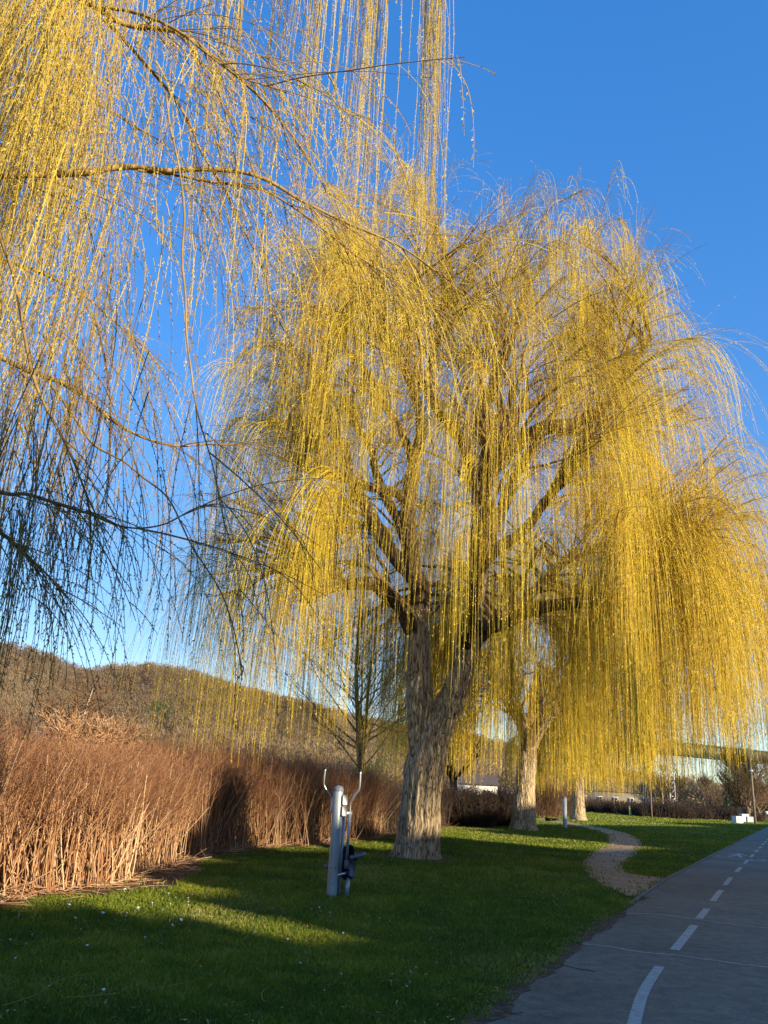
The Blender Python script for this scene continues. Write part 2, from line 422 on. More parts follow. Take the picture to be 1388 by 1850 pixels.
az = np.linspace(-1.2, 1.0, 160); rs = np.linspace(235, 900, 60)
A, Rr = np.meshgrid(az, rs)
Zh = hill_h(A, Rr) + .5
a = Acc(); idx = np.arange(A.size).reshape(A.shape)
a.add(np.stack([np.sin(A) * Rr, np.cos(A) * Rr, Zh - 1.0 * (Rr < 240)], -1), np.stack([idx[:-1, :-1], idx[:-1, 1:], idx[1:, 1:], idx[1:, :-1]], -1).reshape(-1, 4))
tag(a.build('hill', m_hill), 'long wooded hill beyond the river', 'hill', kind='structure')
# wood on the hill: crowns of fine twigs
def crown_cluster(acc, base, rad, hgt, nq, size, tint, upbias=0.8):
    n = len(base)
    d = rdir(n * nq).reshape(n, nq, 3); rr = R.uniform(.35, 1, (n, nq, 1)) ** .6
    c = base[:, None, :] + d * rr * np.stack([rad, rad, hgt * .5], -1)[:, None, :]
    c[..., 2] += (hgt * .55)[:, None]
    ax = nrm(d + np.array([0, 0, upbias]) + R.normal(0, .35, (n, nq, 3)))
    b = nrm(np.cross(ax, rdir(n * nq).reshape(n, nq, 3)))
    s = size * R.uniform(.6, 1.4, (n, nq, 1))
    acc.rquads(c.reshape(-1, 3), (ax * s).reshape(-1, 3), (b * s * .28).reshape(-1, 3), np.clip(np.repeat(tint, nq) + R.normal(0, .03, n * nq), 0, 1))
n = 7000
haz = R.uniform(-.62, .62, n); hr = 250 + 400 * R.uniform(0, 1, n) ** .8
hb = np.stack([np.sin(haz) * hr, np.cos(haz) * hr, hill_h(haz, hr)], -1)
gn = vnoise(np.stack([hb[:, 0] / 60, hb[:, 1] / 60, 0 * haz], -1), 2)
ht = np.clip(.40 + .24 * gn + R.normal(0, .13, n), 0, .8)
ev = (vnoise(np.stack([hb[:, 0] / 25, hb[:, 1] / 25, 0 * haz], -1), 8) > .66) & (hr < 430) & (R.uniform(0, 1, n) < .75); ht[ev] = 1.0
a = Acc(); crown_cluster(a, hb, R.uniform(3.2, 5.2, n), R.uniform(7, 11, n), 170, .55, ht)
tag(a.build('hillside_wood', m_hillwood, smooth=False), 'brown leafless wood covering the far hill', 'wood', kind='stuff')

# ---------------------------------------------------------------- paved path
VP_DIR = nrm(ray(1434, 1468)[:2]); PN = np.array([VP_DIR[1], -VP_DIR[0]])   # path direction, right normal
pe = G(1200, 1592)[:2]                                  # a point on the left edge
def edge_off(l):                                        # left edge bends a little near the camera
    return 0.0 + 0.012 * np.maximum(0, -l - 12) ** 1.6
def path_pt(l, r): return pe + VP_DIR * l + PN * (r + 0)
LW = (G(1302, 1610)[:2] - pe) @ PN                      # centre line offset from edge
ls = np.concatenate([np.linspace(-40, 20, 61), np.linspace(25, 1200, 60)])
near_edge = [(l, -(0.28 * max(0, -l - 6) ** .5 + .0)) for l in ls]
e0 = (G(870, 1850)[:2] - pe); e0l, e0r = e0 @ VP_DIR, e0 @ PN
e1 = (G(1050, 1700)[:2] - pe); e1l, e1r = e1 @ VP_DIR, e1 @ PN
print('PATH', e0l, e0r, e1l, e1r, 'LW', LW, 'pe', pe, VP_DIR)
def left_edge(l): return np.interp(l, [-60, e0l, e1l, 0, 10], [e0r - .3, e0r, e1r, 0, 0])
a = Acc(); Lr = np.array([path_pt(l, left_edge(l) + .05 * math.sin(l * 2.1) * (l < -3)) for l in ls]); Rrr = np.array([path_pt(l, LW * 2.3) for l in ls])
V = np.concatenate([np.column_stack([Lr, np.full(len(ls), .008)]), np.column_stack([Rrr, np.full(len(ls), .008)])])
n = len(ls); a.add(V, [[i, n + i, n + i + 1, i + 1] for i in range(n - 1)])
tag(a.build('paved_path', m_asph, smooth=False), 'grey asphalt foot and cycle path', 'path', kind='structure')
# flush edging strip on the far left edge
a = Acc(); lk = np.linspace(-5.5, 60, 80)
for l0, l1 in zip(lk[:-1], lk[1:]):
    p = [path_pt(l0, left_edge(l0) - .05), path_pt(l0, left_edge(l0) + .02), path_pt(l1 - .01, left_edge(l1) + .02), path_pt(l1 - .01, left_edge(l1) - .05)]
    a.add([[*q, .0] for q in p] + [[*q, .03] for q in p], [[4, 5, 6, 7], [0, 1, 5, 4], [1, 2, 6, 5], [2, 3, 7, 6], [3, 0, 4, 7]])
tag(a.build('path_edging', m_kerb, smooth=False), 'pale stone edging along the left side of the path', 'kerb', kind='structure')
# crumbled soil creeping over the near edge
lk = np.linspace(-26, -4, 240); a = Acc()
o0 = np.array([left_edge(l) for l in lk]); wv = vnoise(np.stack([lk * 2.3, 0 * lk, 0 * lk], -1), 61); w2_ = vnoise(np.stack([lk * 9, 0 * lk, 0 * lk], -1), 62)
in_ = o0 + .09 + .07 * wv + .035 * w2_; ou_ = o0 - .16
V = np.concatenate([np.array([[*path_pt(l, o), .0115] for l, o in zip(lk, ou_)]), np.array([[*path_pt(l, o), .0115] for l, o in zip(lk, in_)])])
a.add(V, [[i, 240 + i, 241 + i, i + 1] for i in range(239)])
tag(a.build('path_verge', m_litter, smooth=False), 'crumbled soil along the grassy edge of the path', 'verge', kind='structure')
# centre dashes
def strip(acc, pts, w, z):
    pts = np.array([p[:2] for p in pts]); d = nrm(np.gradient(pts, axis=0)); nn = np.column_stack([d[:, 1], -d[:, 0]])
    V = np.concatenate([np.column_stack([pts - nn * w / 2, np.full(len(pts), z)]), np.column_stack([pts + nn * w / 2, np.full(len(pts), z)])])
    n = len(pts); acc.add(V, [[i, n + i, n + i + 1, i + 1] for i in range(n - 1)])
DASH = [((1143, 1862), (1163, 1795), (1192, 1748)), ((1219, 1718), (1255, 1673)), ((1263, 1661), (1278, 1643)), ((1288, 1629), (1303, 1609)), ((1310, 1600), (1321, 1586))]
pdash = [[G(*p) for p in d] for d in DASH]
k = len(pdash)
l_last = (pdash[-1][-1][:2] - pe) @ VP_DIR; r_last = (pdash[-1][-1][:2] - pe) @ PN
for i in range(26):
    l0 = l_last + 2.2 + i * 4.4
    pdash.append([[*path_pt(l0, r_last), 0], [*path_pt(l0 + 2.3, r_last), 0]])
NM = ['curved dash nearest the camera', 'worn, broken second dash from the camera', 'third dash from the camera, just past the crack', 'fourth dash from the camera', 'fifth dash from the camera']
for i, d in enumerate(pdash):
    a = Acc()
    if len(d) == 3:
        dd, _ = smoothline(np.array(d), np.ones(3), 14); strip(a, dd, .10, .012)
    else:
        dd = [np.array(d[0]) * (1 - u) + np.array(d[1]) * u for u in np.linspace(0, 1, 5)]; strip(a, dd, .11, .012)
    o = a.build('centre_dash', m_paint, smooth=False)
    if i < 5: tag(o, 'white painted path line, ' + NM[i], 'road marking', 'white dashes along the middle of the path')
    else: tag(o, 'small white dash further up the path towards the white blocks', 'road marking', 'white dashes along the middle of the path')
# cracks / resurfacing joints
for pts, lab in ((((1108, 1651), (1170, 1652), (1230, 1658), (1290, 1667), (1340, 1673), (1420, 1682)), 'thin pale joint across the path, the farther of two'),
                 (((1042, 1706), (1100, 1712), (1160, 1722), (1220, 1727), (1290, 1737), (1350, 1745), (1450, 1757)), 'thin pale joint across the path, the nearer of two')):
    a = Acc(); q = np.array([G(*p) for p in pts]); q, _ = smoothline(q, np.ones(len(q)), 60); q[:, :2] += R.normal(0, .012, (60, 2)); strip(a, q, .042, .0115)
    tag(a.build('path_joint', m_joint, smooth=False), lab, 'pavement joint', 'pale joints across the path')
# painted walker and bicycle symbols
def walker(acc, o, s):
    def P(u, v): return o + PN * u * s + VP_DIR * v * s * 2.6
    def quad(pts): acc.add([[*P(u, v), .0125] for u, v in pts], [list(range(len(pts)))])
    quad([(.02 + .13 * math.cos(t), 1.42 + .12 * math.sin(t)) for t in np.linspace(0, 2 * math.pi, 13)[:-1]])
    quad([(-.16, 1.25), (-.12, .72), (.12, .72), (.16, 1.25)])
    quad([(-.12, .705), (-.34, .02), (-.2, 0), (0.0, .705)])
    quad([(.005, .705), (.2, .0), (.36, .02), (.12, .705)])
    quad([(-.17, 1.24), (-.46, .82), (-.38, .74), (-.145, 1.05)])
    quad([(.17, 1.24), (.145, 1.05), (.4, .8), (.47, .9)])
def bike(acc, o, s):
    def P(u, v): return o + PN * u * s + VP_DIR * v * s * 2.6
    for cx in (-.42, .42):
        t = np.linspace(0, 2 * math.pi, 21); pts = [P(cx + .28 * math.cos(x), .3 + .28 * math.sin(x)) for x in t]; strip(acc, np.array(pts), .055, .0125)
    for i, seg in enumerate((((-.42, .3), (-.2, .75)), ((-.2, .75), (.3, .75)), ((.42, .3), (.28, .95)), ((-.2, .70), (.02, .3)), ((.02, .3), (.3, .7)), ((.18, .97), (.42, .97)), ((-.32, .82), (-.1, .82)))):
        strip(acc, np.array([P(*seg[0]), P(*seg[1])]), .055, .0130 + .0005 * i)
a = Acc(); walker(a, G(1328, 1549)[:2] , .75)
tag(a.build('walker_symbol', m_paint, smooth=False), 'white painted walking figure on the left lane of the path', 'road marking')
a = Acc(); bike(a, G(1386, 1558)[:2], .75)
tag(a.build('bicycle_symbol', m_paint, smooth=False), 'white painted bicycle symbol on the right lane of the path', 'road marking')

# trodden dirt track
dl = [(1150, 1622), (1110, 1608), (1075, 1590), (1056, 1570), (1060, 1548), (1088, 1531), (1100, 1519), (1093, 1507), (1060, 1497), (1020, 1489), (985, 1484), (965, 1479)]
dr = [(1222, 1584), (1190, 1585), (1150, 1580), (1128, 1572), (1140, 1552), (1156, 1535), (1158, 1521), (1140, 1508), (1105, 1499), (1062, 1491), (1015, 1482), (985, 1476)]
gl = np.array([G(*p)[:2] for p in dl]); gr = np.array([G(*p)[:2] for p in dr])
gl, _ = smoothline(np.column_stack([gl, 0 * gl[:, 0]]), np.ones(len(gl)), 70); gr, _ = smoothline(np.column_stack([gr, 0 * gr[:, 0]]), np.ones(len(gr)), 70)
gl[:, :2] += R.normal(0, .035, (70, 2)); gr[:, :2] += R.normal(0, .035, (70, 2))
a = Acc(); cols = 9; V = np.array([[gl[i] * (1 - j / 8) + gr[i] * j / 8 for j in range(cols)] for i in range(70)])
V[..., 2] = .0045; idx = np.arange(70 * cols).reshape(70, cols)
a.add(V, np.stack([idx[:-1, :-1], idx[:-1, 1:], idx[1:, 1:], idx[1:, :-1]], -1).reshape(-1, 4))
tag(a.build('dirt_track', m_dirt), 'worn bare dirt track crossing the lawn', 'path', kind='structure')
dirt_poly = np.vstack([gl[:, :2], gr[::-1, :2]])
def inpoly(x, y, poly):
    res = np.zeros(len(x), bool); j = len(poly) - 1
    for i in range(len(poly)):
        xi, yi = poly[i]; xj, yj = poly[j]
        c = ((yi > y) != (yj > y)) & (x < (xj - xi) * (y - yi) / (yj - yi + 1e-12) + xi); res ^= c; j = i
    return res
def px_strip(name, ptsa, ptsb, m, label, z=.0045):
    A_ = np.array([G(*p) for p in ptsa]); B_ = np.array([G(*p) for p in ptsb])
    A_, _ = smoothline(A_, np.ones(len(A_)), 30); B_, _ = smoothline(B_, np.ones(len(B_)), 30); A_[:, 2] = z; B_[:, 2] = z
    a = Acc(); a.add(np.concatenate([A_, B_]), [[i, 30 + i, 31 + i, i + 1] for i in range(29)])
    return tag(a.build(name, m, smooth=False), label, 'path', kind='structure')
px_strip('dirt_track', [(985, 1484), (1040, 1479.5), (1075, 1476)], [(985, 1476), (1040, 1473.5), (1075, 1472)], m_dirt, 'far end of the dirt track beyond the second willow')
px_strip('gravel_path', [(1080, 1478), (1130, 1473), (1118, 1470)], [(1078, 1471), (1095, 1468), (1110, 1467)], m_dirt, 'pale path passing the picnic table', .006)
px_strip('gravel_path', [(1180, 1474.5), (1240, 1478), (1310, 1475)], [(1180, 1473.2), (1240, 1474.3), (1310, 1473)], m_block, 'narrow pale strip of gravel across the far lawn', .008)
px_strip('stone_edging', [(1075, 1478.6), (1130, 1484), (1192, 1491)], [(1075, 1477.4), (1130, 1482.6), (1192, 1489.8)], m_block, 'thin pale edging line in the lawn beside the third willow', .03)

# ---------------------------------------------------------------- thicket of dry canes
def PG(px, py): return G(px, py)[:2]
TB = [(-260, 1690), (-120, 1655), (0, 1627), (90, 1612), (170, 1602), (245, 1582), (330, 1556)]
front1 = np.array([PG(*p) for p in TB])
front2 = np.array([PG(*p) for p in [(345, 1546), (400, 1538), (450, 1533), (560, 1527), (620, 1519), (700, 1509)]])
front3 = np.array([PG(*p) for p in [(700, 1509), (760, 1500), (815, 1492), (870, 1489)]])
def along(poly, u):
    seg = np.linalg.norm(np.diff(poly, axis=0), axis=1); cu = np.concatenate([[0], np.cumsum(seg)]); s = u * cu[-1]
    return np.column_stack([np.interp(s, cu, poly[:, 0]), np.interp(s, cu, poly[:, 1])]), cu[-1]
def thicket(name, label, front, depth, n, hmin, hmax, r, m=m_cane, edge_lean=0.12, twigs=5, tintm=.5, group=None, backdir=BN, ntw=None):
    acc = Acc()
    u = R.uniform(0, 1, n); base, L = along(front, u)
    dd = R.uniform(0, 1, n) ** 1.5 * depth
    clump = vnoise(np.stack([base[:, 0] * 1.1 + dd * .5, base[:, 1] * 1.1, dd], -1), 4)
    base = base + backdir * (dd + .35 * clump)[:, None] + R.normal(0, .1, (n, 2))
    h = R.uniform(hmin, hmax, n) * (1 + .20 * clump) * (1 - .25 * (dd < .25) * R.uniform(0, 1, n))
    lean = R.normal(0, .11, (n, 3)); lean[:, 2] = 1; lean[:, 0] -= .11
    fr = (dd < .7); lean[:, :2] += -backdir * (edge_lean * fr * R.uniform(-.3, 1.2, n))[:, None]
    wild = R.uniform(0, 1, n) < .13; lean[wild, :2] += R.normal(0, .38, (wild.sum(), 2))
    P0 = np.column_stack([base, ground_h(base[:, 0], base[:, 1]) - .02])
    P = grow(P0, lean, h, 7, (0, 0, -.25), .10, .09)
    t = np.clip(R.normal(tintm, .27, n), 0, 1)
    acc.tubes(P, (r * R.uniform(.6, 1.3, n))[:, None] * np.linspace(1, .5, 7), 3, t)
    # side twigs spreading at the top
    nt_ = ntw or n * twigs
    pos, T, i, uu = pick(P, nt_, .5, 1.0)
    D = nrm(T * .7 + rdir(nt_) * .75 + np.array([0, 0, .25]))
    Q = grow(pos, D, R.uniform(.25, .9, nt_), 5, (0, 0, .6), .5, .16)
    acc.tubes(Q, (r * .34 * R.uniform(.6, 1.2, nt_))[:, None] * np.linspace(1, .45, 5), 3, np.clip(t[i] * .75 - .07 + R.normal(0, .1, nt_), 0, 1))
    m2 = nt_
    pos, T, i2, uu = pick(Q, m2, .2, 1.0)
    D = nrm(T * .6 + rdir(m2) * .8)
    S = grow(pos, D, R.uniform(.12, .4, m2), 3, (0, 0, .5), .5, .2)
    acc.tubes(S, r * .2, 3, np.clip(t[i[i2]] * .6 - .12 + R.normal(0, .12, m2), 0, 1))
    # broken stubs and fallen canes at the foot
    nb = n // 8
    b, _ = along(front, R.uniform(0, 1, nb)); b = b - backdir * (R.uniform(-.4, .2, nb))[:, None]
    dr_ = R.normal(0, 1, (nb, 3)); dr_[:, 2] = np.abs(R.normal(.15, .25, nb))
    F = grow(np.column_stack([b, np.full(nb, .02)]), dr_, R.uniform(.15, .6, nb), 4, (0, 0, -1), .25, .08, zmin=.012)
    acc.tubes(F, r * .6, 3, np.clip(R.normal(tintm + .1, .25, nb), 0, 1))
    return tag(acc.build(name, m), label, 'thicket', group, 'stuff')
thicket('dry_cane_thicket', 'dense reddish brown thicket of dry canes at the left edge of the lawn', front1, 5.5, 6000, 1.25, 1.92, .0108, tintm=.68, edge_lean=.06)
thicket('dry_cane_thicket', 'reddish brown cane thicket set back behind the exercise machine', front2, 5.5, 6000, 1.55, 2.25, .012, tintm=.60, edge_lean=.08)
thicket('dry_cane_thicket', 'dark brown scrub behind the big willow trunk', front3, 5.0, 1800, 1.0, 2.0, .013, m=m_shrub, tintm=.35)
# litter strip at the foot of the thicket
a = Acc(); fr = np.vstack([front1, front2[:1] + np.array([.2, -.5]), front2, front3[1:]])
fr3, _ = smoothline(np.column_stack([fr, 0 * fr[:, 0]]), np.ones(len(fr)), 120); fr = fr3[:, :2]
offs = .38 + .25 * vnoise(np.stack([fr[:, 0] * 1.4, fr[:, 1] * 1.4, 0 * fr[:, 0]], -1), 6)
offs += .7 * np.exp(-((fr[:, 1] - 15.5) / 2.2) ** 2)
ed = fr - BN * offs[:, None]; bk = fr + BN * 6.5
a.add(np.concatenate([np.column_stack([ed, np.full(120, .004)]), np.column_stack([bk, np.full(120, .004)])]), [[i + 1, i, 120 + i, 121 + i] for i in range(119)])
tag(a.build('leaf_litter', m_litter, smooth=False), 'bare ground with brown litter at the foot of the thicket', 'ground litter', kind='structure')
litter_poly = np.vstack([ed, bk[::-1]])
n = 2600; b, _ = along(fr, R.uniform(0, 1, n)); b = b - BN[None] * R.uniform(-.6, .75, n)[:, None]
dr_ = R.normal(0, 1, (n, 3)); dr_[:, 2] = np.abs(R.normal(0, .12, n))
F = grow(np.column_stack([b, np.full(n, .015)]), dr_, R.uniform(.08, .55, n), 4, (0, 0, -1), .3, .1, zmin=.01)
a = Acc(); a.tubes(F, .004, 3, R.uniform(.1, 1, n))
tag(a.build('fallen_canes', m_cane), 'broken canes and twigs lying at the foot of the thicket', 'twigs', kind='stuff')

# ---------------------------------------------------------------- grass
n = 860000
th = R.uniform(-.52, .52, n); r = 4.0 * (140 / 4.0) ** (R.uniform(0, 1, n) ** 1.2)
gx, gy = np.sin(th) * r, np.cos(th) * r
rel = np.stack([gx - pe[0], gy - pe[1]], -1); pl, pr = rel @ VP_DIR, rel @ PN
dle = pr - left_edge(pl)
edge_n = .10 * vnoise(np.stack([gx * 5, gy * 5, 0 * gx], -1), 12)
keep = dle < -.02 + edge_n * (pl < -3)
ind = inpoly(gx + R.normal(0, .13, n), gy + R.normal(0, .2, n), dirt_poly); keep &= ~(ind & (R.uniform(0, 1, n) < .97))
inl = inpoly(gx, gy, litter_poly); keep &= ~(inl & (R.uniform(0, 1, n) < .96))
keep &= bank_q(gx, gy) < 6
keep &= (np.hypot(gx - 1.32, gy - 23.2) + R.normal(0, .12, n)) > 1.0
gx, gy, r, dle = gx[keep], gy[keep], r[keep], dle[keep]; n = len(gx)
pat = vnoise(np.stack([gx * .8, gy * .8, 0 * gx], -1), 21); pat2 = vnoise(np.stack([gx * 3, gy * 3, 0 * gx], -1), 22)
hh = (.036 + .014 * pat2 + .012 * pat) * R.uniform(.6, 1.5, n) * (1 + .012 * r)
ww = .0026 * R.uniform(.7, 1.4, n) * np.maximum(1, r / 5.5)
ang = R.uniform(0, 2 * math.pi, n); lean = R.normal(0, .5, (n, 2)) * hh[:, None]
b0 = np.stack([gx, gy, np.full(n, 0.0)], -1); dx = np.stack([np.cos(ang) * ww, np.sin(ang) * ww, 0 * ww], -1)
mid = b0 + np.column_stack([lean * .35, hh * .62]); tip = b0 + np.column_stack([lean, hh])
V = np.stack([b0 - dx, b0 + dx, mid + dx * .7, tip, mid - dx * .7], 1)
tt = .42 + .16 * pat + .14 * pat2 + R.normal(0, .12, n); dry = R.uniform(0, 1, n) < (.03 + .30 * sstep(.25, .7, vnoise(np.stack([gx * .55, gy * .55, 0 * gx], -1), 51)) + .5 * np.exp(-((np.hypot(gx - 1.3, gy - 23.2) - .7) / .5) ** 2) + .5 * np.exp(-np.abs(dle) / .10) * (r < 14)); tt[dry] = R.uniform(.85, 1, dry.sum())
a = Acc(); a.add(V, np.arange(n * 5).reshape(n, 5), np.repeat(np.clip(tt, 0, 1), 5))
tag(a.build('grass', m_grass, smooth=False), 'short green grass of the lawn', 'grass', kind='stuff')

# worn soil round the big willow
a = Acc(); g_ = G(752, 1549); tt_ = np.linspace(0, 2 * math.pi, 61)[:-1]
rr_ = 1.15 + .28 * vnoise(np.stack([np.cos(tt_) * 2, np.sin(tt_) * 2, 0 * tt_], -1), 71) + .12 * vnoise(np.stack([np.cos(tt_) * 6, np.sin(tt_) * 6, 0 * tt_], -1), 72)
a.poly([(g_[0] + r_ * math.cos(t_), g_[1] + r_ * 1.1 * math.sin(t_)) for r_, t_ in zip(rr_, tt_)], .0035)
tag(a.build('bare_soil', m_litter, smooth=False), 'worn brown soil round the foot of the big willow', 'soil', kind='structure')

# daisies dotted over the lawn
a = Acc(); ag = np.arange(9) * 2 * math.pi / 9
for t_ in ag:
    d = np.array([[math.cos(t_), math.sin(t_), .15]]); s_ = np.array([[-math.sin(t_), math.cos(t_), 0]])
    a.rquads(np.array([[0, 0, .04]]) + d * .007, d * .0065, s_ * .003)
a.tube([[0, 0, 0], [0, 0, .04]], [.0009, .0009], 5)
a.lathe([(0.0, .045), (.003, .044), (.0042, .042), (.003, .039), (0, .038)], sides=8)
dm = a.build('daisy', m_daisy)
DP = [(442, 1612), (448, 1615), (302, 1600), (545, 1642), (610, 1643), (672, 1637), (680, 1644), (574, 1618), (602, 1622), (640, 1627), (690, 1623), (446, 1660), (450, 1664), (428, 1656), (490, 1662), (711, 1655), (62, 1743), (242, 1694), (296, 1703), (120, 1694), (180, 1795), (368, 1800), (60, 1665), (88, 1628), (1118, 1652), (1150, 1649), (1182, 1659), (640, 1670), (915, 1690), (1072, 1750), (240, 1645), (262, 1668), (520, 1702), (30, 1702)]
DP = [(x / 1.983 if y > 0 else x, y) for x, y in DP]     # read off an enlarged crop
first = True
for x, y in DP + [(R.uniform(20, 800), R.uniform(1625, 1800)) for _ in range(26)]:
    if not first:
        o = dm.copy(); C.objects.link(o)
    else: o = dm; first = False
    g = G(x, y); s_ = R.uniform(.8, 1.5) * (1.0 if y > 1680 else 1.3)
    o.location = g; o.scale = (s_, s_, s_); o.rotation_euler = (R.normal(0, .3), R.normal(0, .3), R.uniform(0, 6))
    tag(o, 'tiny white daisy standing in the shaded lawn', 'daisy', 'daisies dotted over the lawn')

# fallen willow twigs on the lawn
def fallen(pts, lab, rr=.0035):
    q = np.array([G(*p) for p in pts]); q[:, 2] = .045
    a = Acc(); P_, r_ = smoothline(q, np.full(len(q), rr), 24); a.tubes(P_[None], r_[None] * .8, 4, .35); buds(a, P_[None], 8, .016, .004, np.array([.4]))
    tag(a.build('fallen_twig', m_near), lab, 'twig', 'willow twigs lying on the lawn')
fallen([(75, 1802), (95, 1787), (130, 1776), (165, 1770), (172, 1768)], 'yellow willow twig lying curved in the grass at the lower left')
fallen([(160, 1772), (168, 1785), (168, 1797)], 'short bent twig hooked over the end of a longer one')
fallen([(2, 1830), (50, 1815), (75, 1803)], 'thin willow twig reaching the left edge of the lawn')
fallen([(110, 1815), (160, 1812), (215, 1806)], 'faint straight twig right of the curved twig in the grass')
fallen([(480, 1797), (472, 1805), (474, 1818), (480, 1822)], 'small hooked twig in the middle of the shaded lawn')
fallen([(235, 1800), (290, 1795), (350, 1783)], 'long thin twig lying below the middle of the lawn')
for pts, lab in ((((1010, 1744), (1040, 1752), (1075, 1758)), 'dark twig lying on the near asphalt, right of the grass'),
                 (((905, 1828), (925, 1835), (945, 1832)), 'dark forked twig on the asphalt at the bottom edge'),
                 (((1050, 1685), (1062, 1690), (1070, 1693)), 'short dark twig on the asphalt between the two joints')):
    q = np.array([G(*p) for p in pts]); q[:, 2] = .014; a = Acc(); P_, r_ = smoothline(q, np.full(len(q), .003), 16); a.tubes(P_[None], r_[None], 4, .05)
    tag(a.build('fallen_twig', m_wood), lab, 'twig', 'dark twigs on the asphalt')

# ---------------------------------------------------------------- willows
def trunk_rings(acc, rings, n=90, sides=72, flare=0.0, seed=0, ridge=.035):
    """rings: list of (centre, radius)"""
    P, r = smoothline([c for c, _ in rings], [q for _, q in rings], n)
    ang = np.arange(sides) * 2 * math.pi / sides
    A_, I = np.meshgrid(ang, np.arange(n)); Z_ = P[:, 2][:, None] * np.ones((1, sides))
    rr = r[:, None] * np.ones((1, sides))
    rr = rr * (1 + flare * np.exp(-(Z_ - P[0, 2]) / .35) * (.55 + .45 * np.sin(A_ * 5 + 1.3 + seed) + .3 * np.sin(A_ * 3 + 2 * seed)))
    q = np.stack([np.cos(A_) * 3.2 * r[:, None] / .6 + seed * 7, np.sin(A_) * 3.2 * r[:, None] / .6, Z_ * .5], -1)
    rr = rr + .07 * r[:, None] * vnoise(q * .8, seed) + ridge * (1 - 2 * np.abs(vnoise(q * np.array([2.6, 2.6, 1.3]), seed + 1))) * np.minimum(1, r[:, None] / .5) + ridge * .5 * vnoise(q * np.array([6, 6, 3]), seed + 2)
    V = np.stack([P[:, 0][:, None] + np.cos(A_) * rr, P[:, 1][:, None] + np.sin(A_) * rr, Z_], -1)
    idx = np.arange(n * sides).reshape(n, sides)
    acc.add(V, np.stack([idx[:-1], np.roll(idx[:-1], -1, 1), np.roll(idx[1:], -1, 1), idx[1:]], -1).reshape(-1, 4))

def limb(acc, pts, n=None, sides=14, wig=.35):
    """pts: list of (world point, radius); returns sampled line"""
    n = n or max(12, len(pts) * 7)
    P, r = smoothline([p for p, _ in pts], [q for _, q in pts], n)
    j = np.stack([vnoise(P * .9 + 11, 1), vnoise(P * .9 + 23, 2), vnoise(P * .9 + 37, 3)], -1)
    P = P + j * wig * np.sin(np.linspace(0, math.pi, n))[:, None] * .5
    rr = r * (1 + .12 * vnoise(P * 3, 5))
    acc.tubes(P[None], rr[None], sides, .4)
    return P, r

